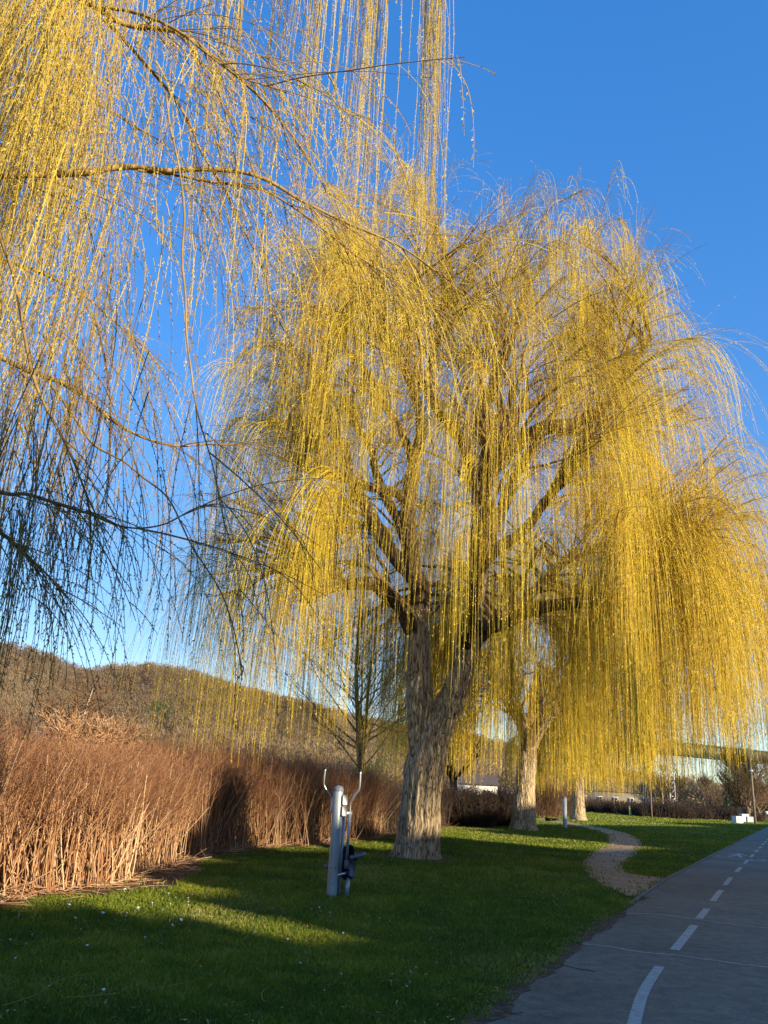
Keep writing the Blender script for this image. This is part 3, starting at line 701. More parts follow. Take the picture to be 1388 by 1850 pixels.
def crown(acc_b, acc_s, limbs, cen, rad, ztop, zlow, n2, n3, ns, weights=None, rs=.0035, K=16, zmin=(1.8, 3.0), bud=(7, .045, .012), lenr=(2.0, 7.5), low=.22, tint=.6, short=False):
    """secondary branches to a dome, tertiary branchlets, hanging strands"""
    # candidate start points on limbs
    pts = np.concatenate([p[len(p) // 4:] for p, _ in limbs]); rads = np.concatenate([q[len(q) // 4:] for _, q in limbs])
    a_ = R.uniform(0, 2 * math.pi, n2 * 3)
    if weights: a_ = np.array([x for x in a_ if R.uniform(0, 1) < weights(x)])
    a_ = a_[:n2]; n2 = len(a_)
    e_ = np.arcsin(np.clip(R.uniform(-.05, 1.0, n2) ** 1.0, 0, 1)) if False else np.arcsin(R.uniform(-.02, .985, n2))
    rj = R.uniform(.72, 1.0, n2)
    tip = cen + np.stack([np.cos(a_) * np.cos(e_) * rad * rj, np.sin(a_) * np.cos(e_) * rad * rj, zlow - cen[2] + np.sin(e_) * (ztop - zlow) * rj], -1)
    D = np.linalg.norm(tip[:, None] - pts[None], axis=2) + np.maximum(0, pts[None, :, 2] - tip[:, None, 2] + 1.0) * 2 + R.uniform(0, 1.5, (n2, len(pts)))
    k = D.argmin(1); P0 = pts[k]
    dist = np.linalg.norm(tip - P0, axis=1)[:, None]
    out = nrm((tip - P0) * np.array([1, 1, .3])); upv = np.array([0, 0, 1.0])
    c1 = P0 + (out * .35 + upv * .45) * dist * R.uniform(.6, 1.2, (n2, 1)); c2 = tip - (out * .35 + upv * R.uniform(-.25, .1, (n2, 1))) * dist
    u = np.linspace(0, 1, 18)[None, :, None]
    B = (1 - u) ** 3 * P0[:, None] + 3 * (1 - u) ** 2 * u * c1[:, None] + 3 * (1 - u) * u ** 2 * c2[:, None] + u ** 3 * tip[:, None]
    B = B + .10 * np.stack([vnoise(B * .8, 31), vnoise(B * .8, 32), vnoise(B * .8, 33)], -1) * dist[:, None] ** .5
    B[:, 0] = P0
    acc_b.tubes(B, (np.minimum(rads[k] * .6, .018 + .009 * dist[:, 0]))[:, None] * np.linspace(1, .16, 18), 5, .4)
    # tertiary, with tufts round the limb ends
    pos, T, i, uu = pick(B, n3, .3, 1.0)
    q_ = n3 // 9; e_ = R.integers(0, len(limbs), q_)
    for z_ in range(q_):
        P_ = limbs[e_[z_]][0]; k_ = int(len(P_) * R.uniform(.72, .999)); pos[z_] = P_[k_]; T[z_] = nrm(P_[k_] - P_[k_ - 1] + R.normal(0, .15, 3))
    rad3 = pos - cen; rad3[:, 2] *= .35; rad3 = nrm(rad3)
    D3 = nrm(T * .75 + rdir(n3, .6) * .55 + rad3 * .35 + np.array([0, 0, .30]))
    Tt = grow(pos, D3, R.uniform(.8, 2.3, n3), 8, (0, 0, -1), .28, .09)
    acc_b.tubes(Tt, (.010 * R.uniform(.7, 1.4, n3))[:, None] * np.linspace(1, .45, 8), 3, .55)
    # strands in tufts: every tuft hangs from one spot of a branchlet
    nl = int(ns * low); nu = ns - nl; per = 11
    w = R.uniform(.1, 1, n3) ** 2; w *= 1.0 + 1.2 * sstep(11, 5, pos[:, 2])
    if short: w *= 1 - .5 * sstep(cen[0] - 2.5, cen[0] - 5.5, pos[:, 0]) * sstep(12, 8, pos[:, 2])
    w /= w.sum()
    nc = max(1, nu // per); cp, cT, ci, cu = pick(Tt, nc, .15, 1.0, w)
    sz = R.gamma(1.3, 1, nc); cid = R.choice(nc, nu, p=sz / sz.sum())
    kk = np.clip(cu[cid] * 7 + R.normal(0, 1.2, nu), 0, 6.99); k0 = kk.astype(int); f_ = (kk - k0)[:, None]
    tl = Tt[ci[cid]]; ps = tl[np.arange(nu), k0] * (1 - f_) + tl[np.arange(nu), np.minimum(k0 + 1, 7)] * f_; Ts = cT[cid]
    pl_, Tl, il, _ = pick(B, nl, .15, 1.0)
    P0 = np.concatenate([ps, pl_]); T0 = np.concatenate([Ts, Tl])
    crate = R.uniform(.7, 2.8, nc); cL = R.uniform(lenr[0], lenr[1], nc); cdir = rdir(nc, .8) * .35; ctint = R.normal(0, .17, nc)
    D0 = nrm(T0 * .8 + np.concatenate([cdir[cid] + rdir(nu, .8) * .24, rdir(nl, .8) * .5]) + np.array([0, 0, .05]))
    L = np.concatenate([cL[cid] * R.uniform(.55, 1.1, nu), R.uniform(lenr[0], lenr[1], nl) * .8])
    rate_ = np.concatenate([crate[cid] * R.uniform(.85, 1.15, nu), R.uniform(.9, 2.6, nl)])
    tc_ = np.concatenate([ctint[cid], R.normal(0, .17, nl)])
    if short: L = L * (1 - .58 * sstep(8.5, 14, P0[:, 2])) + .4
    zm = R.uniform(zmin[0], zmin[1], ns) + .5 * vnoise(P0 * np.array([.5, .5, 0]), 77)
    if short: zm = zm + (np.abs(P0[:, 0] - 1.5 + .0 * zm) < 1.5) * (P0[:, 1] < cen[1]) * R.uniform(.2, 2.8, ns)
    S = grow(P0, D0, L, K, (0, 0, -1), rate_, .035, zm)
    tn = np.clip(tint + .04 * short * sstep(9, 17, P0[:, 2]) + .22 * vnoise(P0 * .9, 41) + tc_ + R.normal(0, .12, ns), 0, 1)
    if short:
        kp = R.uniform(0, 1, ns) > .62 * sstep(cen[0] - 2.2, cen[0] - 5.0, P0[:, 0]) * sstep(14, 10, P0[:, 2])
        kp &= R.uniform(0, 1, ns) > .45 * (np.abs(P0[:, 0] - 1.8) < 2.6) * (P0[:, 1] < cen[1] + 1)
        S, tn = S[kp], tn[kp]; ns = len(S)
    acc_s.tubes(S, (rs * R.uniform(.7, 1.35, ns))[:, None] * np.linspace(1.15, .6, K), 3, tn)
    if bud: buds(acc_s, S, bud[0], bud[1], bud[2], np.clip(tn + .1, 0, 1), lo=.08)
    return B

# --- the big willow
Y1 = G(752, 1549)[1]
wl = thing('weeping_willow', 'huge golden weeping willow with forked trunk in the middle of the lawn', 'tree')
def W_(px, py, dy=0.0): return PX(px, py, Y1 + dy)
s1 = Y1 * 1.07 / FPX
at_, al_ = Acc(), Acc()
trunk_rings(at_, [(W_(752, 1558), .60), (W_(753, 1540), .55), (W_(757, 1500), .515), (W_(762, 1440), .49), (W_(770, 1380), .50), (W_(783, 1330), .47), (W_(806, 1285), .42), (W_(826, 1240), .36), (W_(840, 1190), .33), (W_(850, 1120, .1), .30), (W_(861, 1050, .2), .28), (W_(868, 960, .3), .26), (W_(869, 880, .4), .25)], n=170, sides=90, flare=.32, seed=3, ridge=.042)
trunk_rings(at_, [(W_(764, 1400, .1), .34), (W_(763, 1345), .37), (W_(761, 1290, -.05), .36), (W_(757, 1235, -.1), .345), (W_(756, 1180), .33), (W_(755, 1130), .31), (W_(762, 1090, .1), .27)], n=70, sides=60, seed=8, ridge=.04)
L1 = []
def lb(acc, *pts): L1.append(limb(acc, [(W_(x, y, d), r_ * 1.22) for x, y, d, r_ in pts]))
lb(al_, (755, 1150, 0, .24), (730, 1100, -.2, .21), (702, 1078, -.5, .18), (676, 1060, -.8, .16), (640, 1056, -1.2, .13), (590, 1064, -1.6, .11), (553, 1080, -2.0, .12))
lb(al_, (762, 1100, .1, .25), (760, 1060, .3, .23), (735, 1025, .5, .21), (705, 990, .8, .19), (676, 940, 1.0, .17), (650, 880, 1.4, .14), (618, 800, 1.8, .11), (590, 745, 2.0, .09), (555, 690, 2.2, .06))
lb(al_, (757, 1100, 0, .22), (748, 1010, -.4, .19), (740, 930, -.8, .18), (738, 880, -1.0, .18), (745, 830, -1.2, .15), (757, 765, -1.5, .12), (742, 690, -1.8, .10), (700, 630, -2.4, .07))
lb(al_, (738, 905, -.9, .13), (700, 885, -1.2, .12), (625, 868, -2.0, .10), (540, 845, -3.0, .07))
lb(al_, (745, 830, -1.2, .11), (715, 760, -.5, .09), (668, 682, .5, .07), (600, 600, 1, .05))
lb(al_, (869, 890, .4, .18), (835, 800, .2, .15), (792, 745, 0, .13), (776, 690, -.3, .11), (790, 600, -.5, .08), (820, 500, -.8, .05))
lb(al_, (869, 890, .4, .22), (884, 805, .8, .19), (880, 740, 1.1, .17), (903, 672, 1.4, .13), (930, 590, 1.6, .10), (955, 500, 1.8, .06))
lb(al_, (868, 872, .4, .20), (905, 830, -.2, .18), (945, 800, -.6, .17), (1000, 775, -1.0, .16), (1050, 757, -1.2, .14), (1085, 738, -1.4, .12), (1130, 680, -1.8, .09), (1175, 610, -2.2, .06))
lb(al_, (884, 800, .8, .13), (905, 752, 1.6, .11), (950, 735, 2.4, .10), (1000, 700, 3.4, .08), (1060, 640, 4.2, .05))
lb(al_, (858, 1045, .2, .17), (885, 1005, -.3, .15), (912, 978, -.6, .14), (938, 958, -.9, .13), (985, 905, -1.5, .10), (1040, 850, -2.2, .06))
lb(al_, (850, 1135, .1, .18), (890, 1130, -.3, .16), (940, 1105, -.8, .14), (1000, 1090, -1.2, .13), (1070, 1088, -1.6, .12), (1160, 1085, -2.0, .13), (1240, 1072, -2.6, .06))
lb(al_, (861, 1060, .3, .19), (880, 980, 1.6, .17), (920, 900, 3.0, .14), (970, 800, 4.4, .11), (1030, 700, 5.6, .07))
lb(al_, (762, 1090, .2, .18), (740, 1000, 1.8, .16), (700, 900, 3.4, .13), (660, 800, 4.8, .10), (620, 720, 5.8, .06))
lb(al_, (845, 1180, 0, .15), (880, 1140, 1.2, .14), (950, 1080, 2.6, .12), (1040, 1010, 3.8, .09), (1130, 960, 4.6, .05))
lb(al_, (840, 1180, 0, .15), (850, 1100, -1.4, .13), (860, 1000, -2.8, .11), (880, 900, -3.8, .08), (900, 820, -4.6, .05))
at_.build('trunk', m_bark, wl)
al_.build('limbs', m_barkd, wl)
cenp = W_(880, 900); cen = np.array([2.0, Y1, 0]); 
print('Y1', Y1, 'crown centre', cen, 'top z', W_(960, 300)[2], 'right', W_(1385, 800)[0], 'left', W_(350, 800)[0], 'low', W_(1000, 1430)[2])
ab, as_ = Acc(), Acc()
def wt(x): return .55 + .45 * math.cos(x + .7)
crown(ab, as_, L1, cen, 7.7, 20.6, 6.6, 430, 4200, 36000, weights=lambda x: (.86 + .14 * math.cos(x + .3)) * (1 - .25 * math.exp(-((x - 4.75) / .55) ** 2)), zmin=(1.9, 3.4), low=.17, tint=.63, short=True)
ab.build('branches', m_branch, wl)
as_.build('crown', m_strand, wl)

# --- the further willows along the lawn
def far_willow(px, py, label, tops, rad, ztop, nstr, seed, r=.55, lean=0, rs=.009):
    g = G(px, py); x, y = g[0], g[1]
    root = thing('weeping_willow', label, 'tree', (x, y, 0), group='willows in a row along the lawn')
    at = Acc(); Ls = []
    trunk_rings(at, [(np.array([0, 0, -.05]), r * 1.12), (np.array([0, 0, .5]), r), (np.array([.02, 0, 2]), r * .88), (np.array([lean * .5, 0, 4]), r * .8), (np.array([lean, .1, 6]), r * .6)], n=80, sides=48, flare=.3, seed=seed)
    for q in range(tops):
        an = q * 2 * math.pi / tops + R.uniform(-.3, .3); d = np.array([math.cos(an), math.sin(an), 0]); b0_ = np.array([lean * .7, .05, R.uniform(3.6, 5.2)])
        reach = R.uniform(.35, .6) * rad; hz = R.uniform(.55, .85) * ztop
        Ls.append(limb(at, [(b0_, r * .45), (b0_ + d * reach * .35 + [0, 0, (hz - 4) * .3], r * .36), (b0_ + d * reach * .7 + [0, 0, (hz - 4) * .62], r * .25), (b0_ + d * reach + [0, 0, hz - 4], r * .12)], wig=.6))
    at.build('trunk', m_bark, root)
    ab, as2 = Acc(), Acc()
    crown(ab, as2, Ls, np.array([lean * .5, 0, 0.]), rad, ztop, 5.5, 130, 700, nstr, rs=rs, K=12, zmin=(1.9, 3.2), bud=(3, .10, .026), low=.25, tint=.6)
    ab.build('branches', m_branch, root); as2.build('crown', m_strand, root)
    return root
far_willow(947, 1500, 'second weeping willow with a straight thick trunk behind the big one', 7, 8.0, 15.5, 6500, 5, r=.60, lean=.35, rs=.0085)
far_willow(1045, 1482, 'third weeping willow with dark trunk just behind the grey post', 6, 6.0, 11.5, 3000, 9, r=.62, rs=.011)

# --- the willow overhead at the left (its trunk stands outside the picture)
nw = thing('weeping_willow', 'near weeping willow whose bare golden branches hang in from the upper left', 'tree')
at_ = Acc(); NL = []
tb = np.array([-7.2, 5.2, 0])
trunk_rings(at_, [(tb + [0, 0, -.05], .62), (tb + [0, 0, .6], .52), (tb + [.05, 0, 2], .46), (tb + [.15, 0, 4], .42), (tb + [.3, .1, 6], .34), (tb + [.5, .1, 8], .28), (tb + [.8, .2, 10], .2)], n=90, sides=48, flare=.3, seed=17)
at_.build('trunk', m_bark, nw)
ab, as_ = Acc(), Acc()
def nb(pts, jit=.0, sides=9):
    P, r = smoothline([p for p, _ in pts], [q for _, q in pts], max(20, len(pts) * 9))
    w = np.stack([vnoise(P * 2.3 + 5, 1), vnoise(P * 2.3 + 9, 2), vnoise(P * 2.3 + 13, 3)], -1) * .035
    P = P + w * np.minimum(1, np.linspace(0, 6, len(P)))[:, None]; r = r * (1 + .15 * vnoise(P * 9, 7))
    ab.tubes(P[None], r[None], sides, .5); NL.append((P, r)); return P
T4 = tb + np.array([.2, .05, 4.6]); T6 = tb + np.array([.35, .1, 6.2]); T8 = tb + np.array([.5, .1, 8]); T9 = tb + np.array([.75, .2, 9.6])
N_ = PX
nb([(T6, .10), (N_(-300, 380, 5.6), .06), (N_(-60, 335, 6.0), .040), (N_(0, 322, 6.0), .037), (N_(70, 317, 6.1), .034), (N_(150, 312, 6.1), .031), (N_(230, 303, 6.2), .028), (N_(300, 310, 6.2), .026), (N_(380, 306, 6.3), .022), (N_(470, 325, 6.4), .019), (N_(560, 372, 6.6), .016), (N_(640, 408, 6.8), .013), (N_(700, 440, 6.9), .011), (N_(770, 478, 7.0), .008), (N_(830, 520, 7.1), .006), (N_(880, 570, 7.2), .004)])
nb([(N_(250, 308, 6.2), .014), (N_(340, 322, 6.3), .012), (N_(430, 338, 6.4), .011), (N_(500, 358, 6.5), .010), (N_(580, 412, 6.6), .008), (N_(640, 462, 6.7), .006), (N_(690, 500, 6.8), .004)])
nb([(T8, .10), (N_(-120, -60, 5.8), .05), (N_(100, -20, 6.0), .034), (N_(165, 10, 6.0), .032), (N_(200, 32, 6.0), .028), (N_(240, 50, 6.1), .025), (N_(290, 55, 6.1), .023), (N_(335, 65, 6.1), .022), (N_(380, 95, 6.2), .019), (N_(430, 135, 6.3), .017), (N_(480, 185, 6.4), .014), (N_(530, 245, 6.5), .010), (N_(570, 300, 6.6), .008), (N_(605, 360, 6.7), .006), (N_(630, 440, 6.8), .004)])
nb([(N_(168, 12, 6.0), .020), (N_(215, 18, 5.9), .017), (N_(260, 28, 5.8), .015), (N_(320, 55, 5.7), .013), (N_(370, 95, 5.6), .011), (N_(420, 130, 5.5), .009), (N_(470, 150, 5.5), .006), (N_(530, 165, 5.4), .004)])
nb([(N_(188, 35, 6.0), .018), (N_(225, 72, 6.2), .017), (N_(270, 120, 6.4), .016), (N_(310, 170, 6.6), .014), (N_(340, 215, 6.7), .013), (N_(370, 285, 6.8), .012), (N_(410, 350, 7.0), .010), (N_(450, 430, 7.2), .008), (N_(480, 500, 7.3), .006), (N_(500, 580, 7.4), .004)])
nb([(T4, .08), (N_(-200, 600, 6.3), .05), (N_(-60, 628, 6.8), .03), (N_(0, 648, 7.0), .026), (N_(60, 672, 7.1), .024), (N_(130, 700, 7.2), .021), (N_(190, 745, 7.3), .018), (N_(260, 785, 7.4), .014), (N_(320, 803, 7.5), .011), (N_(370, 806, 7.6), .009), (N_(430, 806, 7.7), .007), (N_(480, 800, 7.8), .004)])
nb([(T4, .06), (N_(-150, 820, 5.5), .035), (N_(0, 888, 5.8), .018), (N_(60, 895, 5.9), .014), (N_(150, 925, 6.0), .010), (N_(225, 952, 6.1), .008), (N_(290, 945, 6.2), .006), (N_(350, 918, 6.3), .005), (N_(385, 915, 6.4), .003)])
nb([(T4, .05), (N_(-160, 880, 5.2), .03), (N_(0, 962, 5.5), .016), (N_(45, 1000, 5.6), .012), (N_(85, 1035, 5.7), .008), (N_(120, 1075, 5.8), .004)])
nb([(N_(-20, 300, 5.6), .016), (N_(10, 440, 5.6), .014), (N_(35, 560, 5.6), .013), (N_(70, 690, 5.6), .012), (N_(110, 790, 5.7), .010), (N_(150, 880, 5.8), .008), (N_(190, 960, 5.9), .005)])
nb([(N_(80, 680, 7.1), .012), (N_(170, 800, 6.6), .010), (N_(240, 850, 6.4), .008), (N_(300, 900, 6.2), .007), (N_(350, 990, 6.2), .006), (N_(410, 1100, 6.3), .005), (N_(440, 1230, 6.4), .003)])
nb([(N_(300, 170, 5.2), .008), (N_(325, 330, 5.2), .008), (N_(335, 470, 5.3), .008), (N_(340, 620, 5.4), .007), (N_(352, 730, 5.4), .006), (N_(370, 805, 5.5), .005), (N_(400, 900, 5.6), .004), (N_(435, 1080, 5.7), .003)])
nb([(T9, .10), (N_(-60, -420, 7.0), .06), (N_(180, -330, 7.4), .045), (N_(430, -200, 7.8), .035), (N_(620, -120, 8.0), .025), (N_(760, -70, 8.2), .018), (N_(800, -20, 8.2), .010)])
nb([(T9, .08), (N_(0, -260, 5.6), .045), (N_(200, -180, 5.4), .03), (N_(400, -120, 5.4), .02), (N_(560, -60, 5.6), .014), (N_(680, -10, 5.8), .008)])
nb([(T8, .07), (N_(-50, -120, 7.4), .04), (N_(120, -90, 8.0), .025), (N_(300, -60, 8.4), .018), (N_(480, -30, 8.7), .010)])
nb([(T6, .07), (N_(-100, 120, 7.6), .04), (N_(20, 130, 8.0), .022), (N_(160, 180, 8.4), .016), (N_(300, 260, 8.7), .010), (N_(400, 360, 9), .005)])
nb([(T4, .06), (N_(-150, 450, 7.6), .03), (N_(0, 470, 8.4), .02), (N_(120, 520, 8.8), .014), (N_(220, 590, 9.1), .008), (N_(300, 680, 9.3), .004)])
allP = np.concatenate([p for p, _ in NL]); allr = np.concatenate([r for _, r in NL])
# arching side shoots
LN = [np.array([p]) for p, _ in NL]
shoots = []
for j_, (P, r_) in enumerate(NL):
    if j_ in (11, 12): continue
    ns_ = 18 if j_ < 5 else (9 if j_ < 8 or j_ > 12 else 3)
    seg = P[len(P) // 5:]
    k = R.integers(0, len(seg) - 1, ns_)
    pos = seg[k]; T = nrm(seg[k + 1] - seg[k])
    D = nrm(T * .8 + rdir(ns_, .6) * .5 + np.array([.15, 0, -.05]))
    shoots.append(grow(pos, D, R.uniform(.7, 2.4, ns_), 14, (0, 0, -1), R.uniform(.15, .7, ns_), .09, R.uniform(2.4, 3.2, ns_)))
shoots = np.concatenate(shoots)
ab.tubes(shoots, (.0052 * R.uniform(.6, 1.3, len(shoots)))[:, None] * np.linspace(1, .4, 14), 5, .5)
ab.build('branches', m_branch, nw)
# hanging strands
K = 30
def hang(px, py, y, L, spreadm, n, swing=.18, zmin=2.0, droop=3.0, dx=.30):
    c = PX(px, py, y)
    P0 = c + R.normal(0, 1, (n, 3)) * np.array([spreadm, spreadm * 1.2, spreadm * .8])
    D0 = np.column_stack([R.normal(.08, dx, n), R.normal(0, dx, n), np.full(n, -.8)])
    S = grow(P0, D0, R.uniform(.3, 1.0, n) * L, K, (-.055 * (px < 330) + R.normal(0, .05) * (dx > .2), 0, -1), R.uniform(.5 if dx > .2 else 3, droop + (dx < .2), n), .05 + .03 * R.uniform(), zmin + R.uniform(0, .8, n))
    return S
strands = []
for _ in range(95):                                       # heavy curtain at the left edge
    px = R.uniform(-60, 190) if R.uniform() < .9 else R.uniform(180, 420)
    strands.append(hang(px, R.uniform(-260, 250), R.uniform(5.0, 9.5), R.uniform(2.0, 4.2), .16, R.integers(9, 20)))
for _ in range(40):
    strands.append(hang(R.uniform(-60, 230), R.uniform(250, 620), R.uniform(5.0, 9.0), R.uniform(1.6, 3.4), .2, R.integers(8, 16)))
for px, L_, n_ in ((250, 2.2, 14), (300, 2.2, 10), (345, 2.8, 16), (400, 2.8, 16), (425, 3.6, 22), (470, 2.6, 10), (520, 4.2, 14), (560, 3.2, 14), (600, 4.6, 22), (640, 3.8, 12), (678, 6.4, 34), (695, 5.4, 20), (785, 5.2, 34), (797, 4.6, 26), (770, 2.2, 6), (738, 1.3, 4)):
    S = hang(px - 6, R.uniform(-150, -40), R.uniform(6.6, 8.3), L_, .07, n_, droop=4.0, dx=.15); strands.append(S)
for _ in range(19):                                       # dark lower sprays in the shade at the left
    px = R.uniform(-40, 210) if R.uniform() < .85 else R.uniform(220, 420)
    strands.append(hang(px, R.uniform(640, 960), R.uniform(4.8, 7.5), R.uniform(.9, 1.9), .2, R.integers(7, 15), zmin=1.9))
for _ in range(5):
    strands.append(hang(R.uniform(-20, 70), R.uniform(820, 980), R.uniform(5, 6), 2.6, .12, 7, zmin=1.5))
S = np.concatenate(strands)
# strands off the visible boughs
nn = 330
w = 1.0
big = [np.stack([np.interp(np.linspace(0, 1, 40), np.linspace(0, 1, len(p)), p[:, j]) for j in range(3)], -1) for p, _ in NL]
pos, T, i, u = pick(np.array(big[:11] + big[13:]), nn, .3, 1.0)
S2 = grow(pos, nrm(T * .6 + rdir(nn, .5) * .5), R.uniform(.6, 2.6, nn), K, (0, 0, -1), R.uniform(.6, 3.5, nn), .05, R.uniform(2.0, 3, nn))
n3_ = 620
pos, T, i, u = pick(shoots, n3_, .25, 1.0)
S3 = grow(pos, nrm(T * .7 + rdir(n3_, .5) * .45), R.uniform(.3, 1.6, n3_), K, (0, 0, -1), R.uniform(.5, 3, n3_), .05, R.uniform(2.0, 3, n3_))
S = np.concatenate([S, S2, S3]); n = len(S)
far_r = (S[:, 0, 0] > -2.1) & (S[:, 0, 2] < 5.6) & (R.uniform(0, 1, n) < .6)
S = S[~far_r]; n = len(S)
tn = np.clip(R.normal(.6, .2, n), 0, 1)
tn = np.where(S[:, 0, 2] < 5.4, tn * .22, tn)      # lowest strands tinted dark brown to paint in their shade
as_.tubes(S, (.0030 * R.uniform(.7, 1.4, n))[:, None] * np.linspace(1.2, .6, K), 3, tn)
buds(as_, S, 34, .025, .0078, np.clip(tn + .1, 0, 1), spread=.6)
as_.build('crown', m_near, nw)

# ---------------------------------------------------------------- exercise machine
def rounded(acc, c, w, h, d, rad, rz=0.0, tilt=0.0, seg=5):
    """rounded-corner plate standing in local xz, thickness d along y"""
    pts = []
    for cx, cz, a0 in ((w / 2 - rad, h / 2 - rad, 0), (-w / 2 + rad, h / 2 - rad, 90), (-w / 2 + rad, -h / 2 + rad, 180), (w / 2 - rad, -h / 2 + rad, 270)):
        for s_ in range(seg + 1):
            t_ = math.radians(a0 + 90 * s_ / seg); pts.append((cx + rad * math.cos(t_), cz + rad * math.sin(t_)))
    n = len(pts); cr, sr = math.cos(rz), math.sin(rz)
    def T3(x, y, z): return (c[0] + x * cr - y * sr, c[1] + x * sr + y * cr, c[2] + z)
    rings = [(-d / 2, .96), (-d / 2 + d * .2, 1), (d / 2 - d * .2, 1), (d / 2, .96)]
    V = [T3(x * k, y, z * k) for y, k in rings for x, z in pts]
    F = [[i + j * n, (i + 1) % n + j * n, (i + 1) % n + (j + 1) * n, i + (j + 1) * n] for j in range(3) for i in range(n)]
    b = acc.n; acc.add(V, F); acc.f.setdefault(n, []).append(np.array([[b + i for i in range(n)][::1], [b + 3 * n + i for i in range(n)][::-1]]))
def machine(loc, label, rz=0.0, group=None):
    root = thing('elliptical_trainer', label, 'exercise machine', loc, rz, group)
    a = Acc(); a.lathe([(.0, -.05), (.082, -.05), (.082, 0), (.080, .3), (.079, 1.55), (.0785, 1.56), (.0, 1.56)], sides=32); a.build('post', m_galv, root)
    a = Acc(); a.lathe([(.083, 1.545), (.085, 1.56), (.083, 1.585), (.068, 1.615), (.04, 1.632), (.0, 1.638)], sides=32); a.build('post_cap', m_grey, root)
    for bz, bx in ((.42, -.03), (.42, .03), (.2, 0.0)):
        a = Acc(); a.tube([[bx, -.072, bz], [bx, -.09, bz]], [.009, .007], 8); a.build('bolt', m_black, root)
    # instruction plates held off the right side of the post
    a = Acc(); rounded(a, (.105, -.02, 1.335), .085, .34, .03, .03, rz=.35); br = a.build('plate_bracket', m_black, root)
    for dz in (.085, -.08):
        a = Acc(); rounded(a, (.115, -.06, 1.335 + dz), .085, .155, .025, .022, rz=.5); a.build('instruction_plate', m_white, root)
    a = Acc(); a.tube([[0, .02, 1.22], [.12, .03, 1.225], [.235, .05, 1.225]], [.028, .028, .028], 14); a.build('axle', m_galv, root)
    # swinging handles
    a = Acc(); a.tube([[-.10, .12, 1.22], [-.105, .14, 1.42], [-.17, .12, 1.52], [-.235, .10, 1.62], [-.245, .08, 1.72], [-.235, .07, 1.88]], .015, 12, n=40); hl = a.build('handle', m_steel, root)
    a = Acc(); a.lathe([(0, 1.90), (.03, 1.898), (.034, 1.885), (.03, 1.872), (0, 1.870)], c=(-.235, .07, 0), sides=16); a.build('end_cap', m_black, hl)
    a = Acc(); a.tube([[.21, .05, 1.21], [.20, .04, 1.33], [.215, .03, 1.40], [.27, .0, 1.50], [.325, -.02, 1.58], [.335, -.03, 1.68], [.335, -.04, 1.87]], .016, 12, n=40); hr_ = a.build('handle', m_steel, root)
    a = Acc(); a.lathe([(0, 1.895), (.03, 1.893), (.034, 1.88), (.03, 1.866), (0, 1.864)], c=(.335, -.04, 0), sides=16); a.build('end_cap', m_black, hr_)
    # rear leg, lever, drive housing
    a = Acc(); a.tube([[.115, .10, 1.21], [.11, .10, .6], [.10, .10, -.03]], [.030, .031, .032], 14); a.build('leg', m_galv, root)
    a = Acc(); a.tube([[.205, -.02, 1.21], [.20, -.02, .55]], [.022, .022], 12); lv = a.build('lever', m_galv, root)
    a = Acc(); a.box((.205, -.03, .48), (.085, .05, .13), t=.5, taper=.85); a.build('clamp', m_grey, lv)
    a = Acc(); rounded(a, (.22, .12, .50), .17, .52, .10, .07, rz=.2); hs_ = a.build('drive_housing', m_navy, root)
    a = Acc(); rounded(a, (.285, .06, .45), .10, .30, .12, .03, rz=.2); a.build('side_cover', m_grey, hs_)
    for cx, cy, cz in ((.37, -.05, .60), (-.04, .30, .42)):
        a = Acc(); pr = [(.0, -.018), (.8, -.018), (1, .0), (1.03, .035), (.96, .035), (.93, .008), (0, .006)]
        ang = np.arange(24) * 2 * math.pi / 24
        V = np.array([[[cx + k_ * .12 * math.cos(t_) , cy + k_ * .19 * math.sin(t_), cz + z_ + .03 * math.cos(t_)] for t_ in ang] for k_, z_ in pr])
        idx = np.arange(len(pr) * 24).reshape(len(pr), 24); a.add(V, np.stack([idx[:-1], np.roll(idx[:-1], -1, 1), np.roll(idx[1:], -1, 1), idx[1:]], -1).reshape(-1, 4)); a.build('footplate', m_grey, root)
    a = Acc(); a.tube([[.25, .02, .56], [.33, -.04, .58]], [.02, .018], 8); a.build('pedal_arm', m_grey, root)
    a = Acc(); a.tube([[.03, -.02, .30], [.14, .0, .335], [.23, .04, .36]], .022, 12); a.build('crossbar', m_steel, root)
    a = Acc(); a.tube([[.235, .1, .28], [.225, .1, -.03]], [.038, .040], 14); a.build('foot_post', m_galv, root)
    return root
machine(G(599, 1621), 'grey steel elliptical trainer with two curved handles in front of the thicket')

# ---------------------------------------------------------------- things further off
g = G(1021, 1497)
root = thing('fitness_post', 'plain round grey steel post beside the dirt track', 'post', g)
a = Acc(); a.lathe([(0, -.05), (.13, -.05), (.128, .0), (.125, 1.72), (0, 1.72)], sides=24); a.build('post', m_galv, root)
a = Acc(); a.lathe([(.132, 1.71), (.13, 1.75), (.08, 1.80), (0, 1.81)], sides=24); a.build('post_cap', m_grey, root)
g = G(1139, 1473)
root = thing('marker_post', 'lime green post beside the picnic table', 'post', g)
a = Acc(); rounded(a, (0, 0, .62), .34, 1.3, .2, .06); a.build('body', m_lime, root)
a = Acc(); rounded(a, (0, -.11, .95), .2, .2, .02, .03); a.build('panel', m_white, root)
machine(G(1159, 1472.5), 'distant exercise machine with blue seat right of the lime green post', rz=.4)
g = G(1121, 1473)
root = thing('picnic_table', 'dark wooden picnic table on the far lawn', 'picnic table', g, -.35)
a = Acc(); 
for i in range(5): a.box((0, -.32 + i * .16, .76), (1.9, .145, .045))
a.build('tabletop', m_wood, root)
for s_ in (-1, 1):
    a = Acc(); a.box((0, s_ * .72, .45), (1.9, .26, .045)); a.build('seat', m_wood, root)
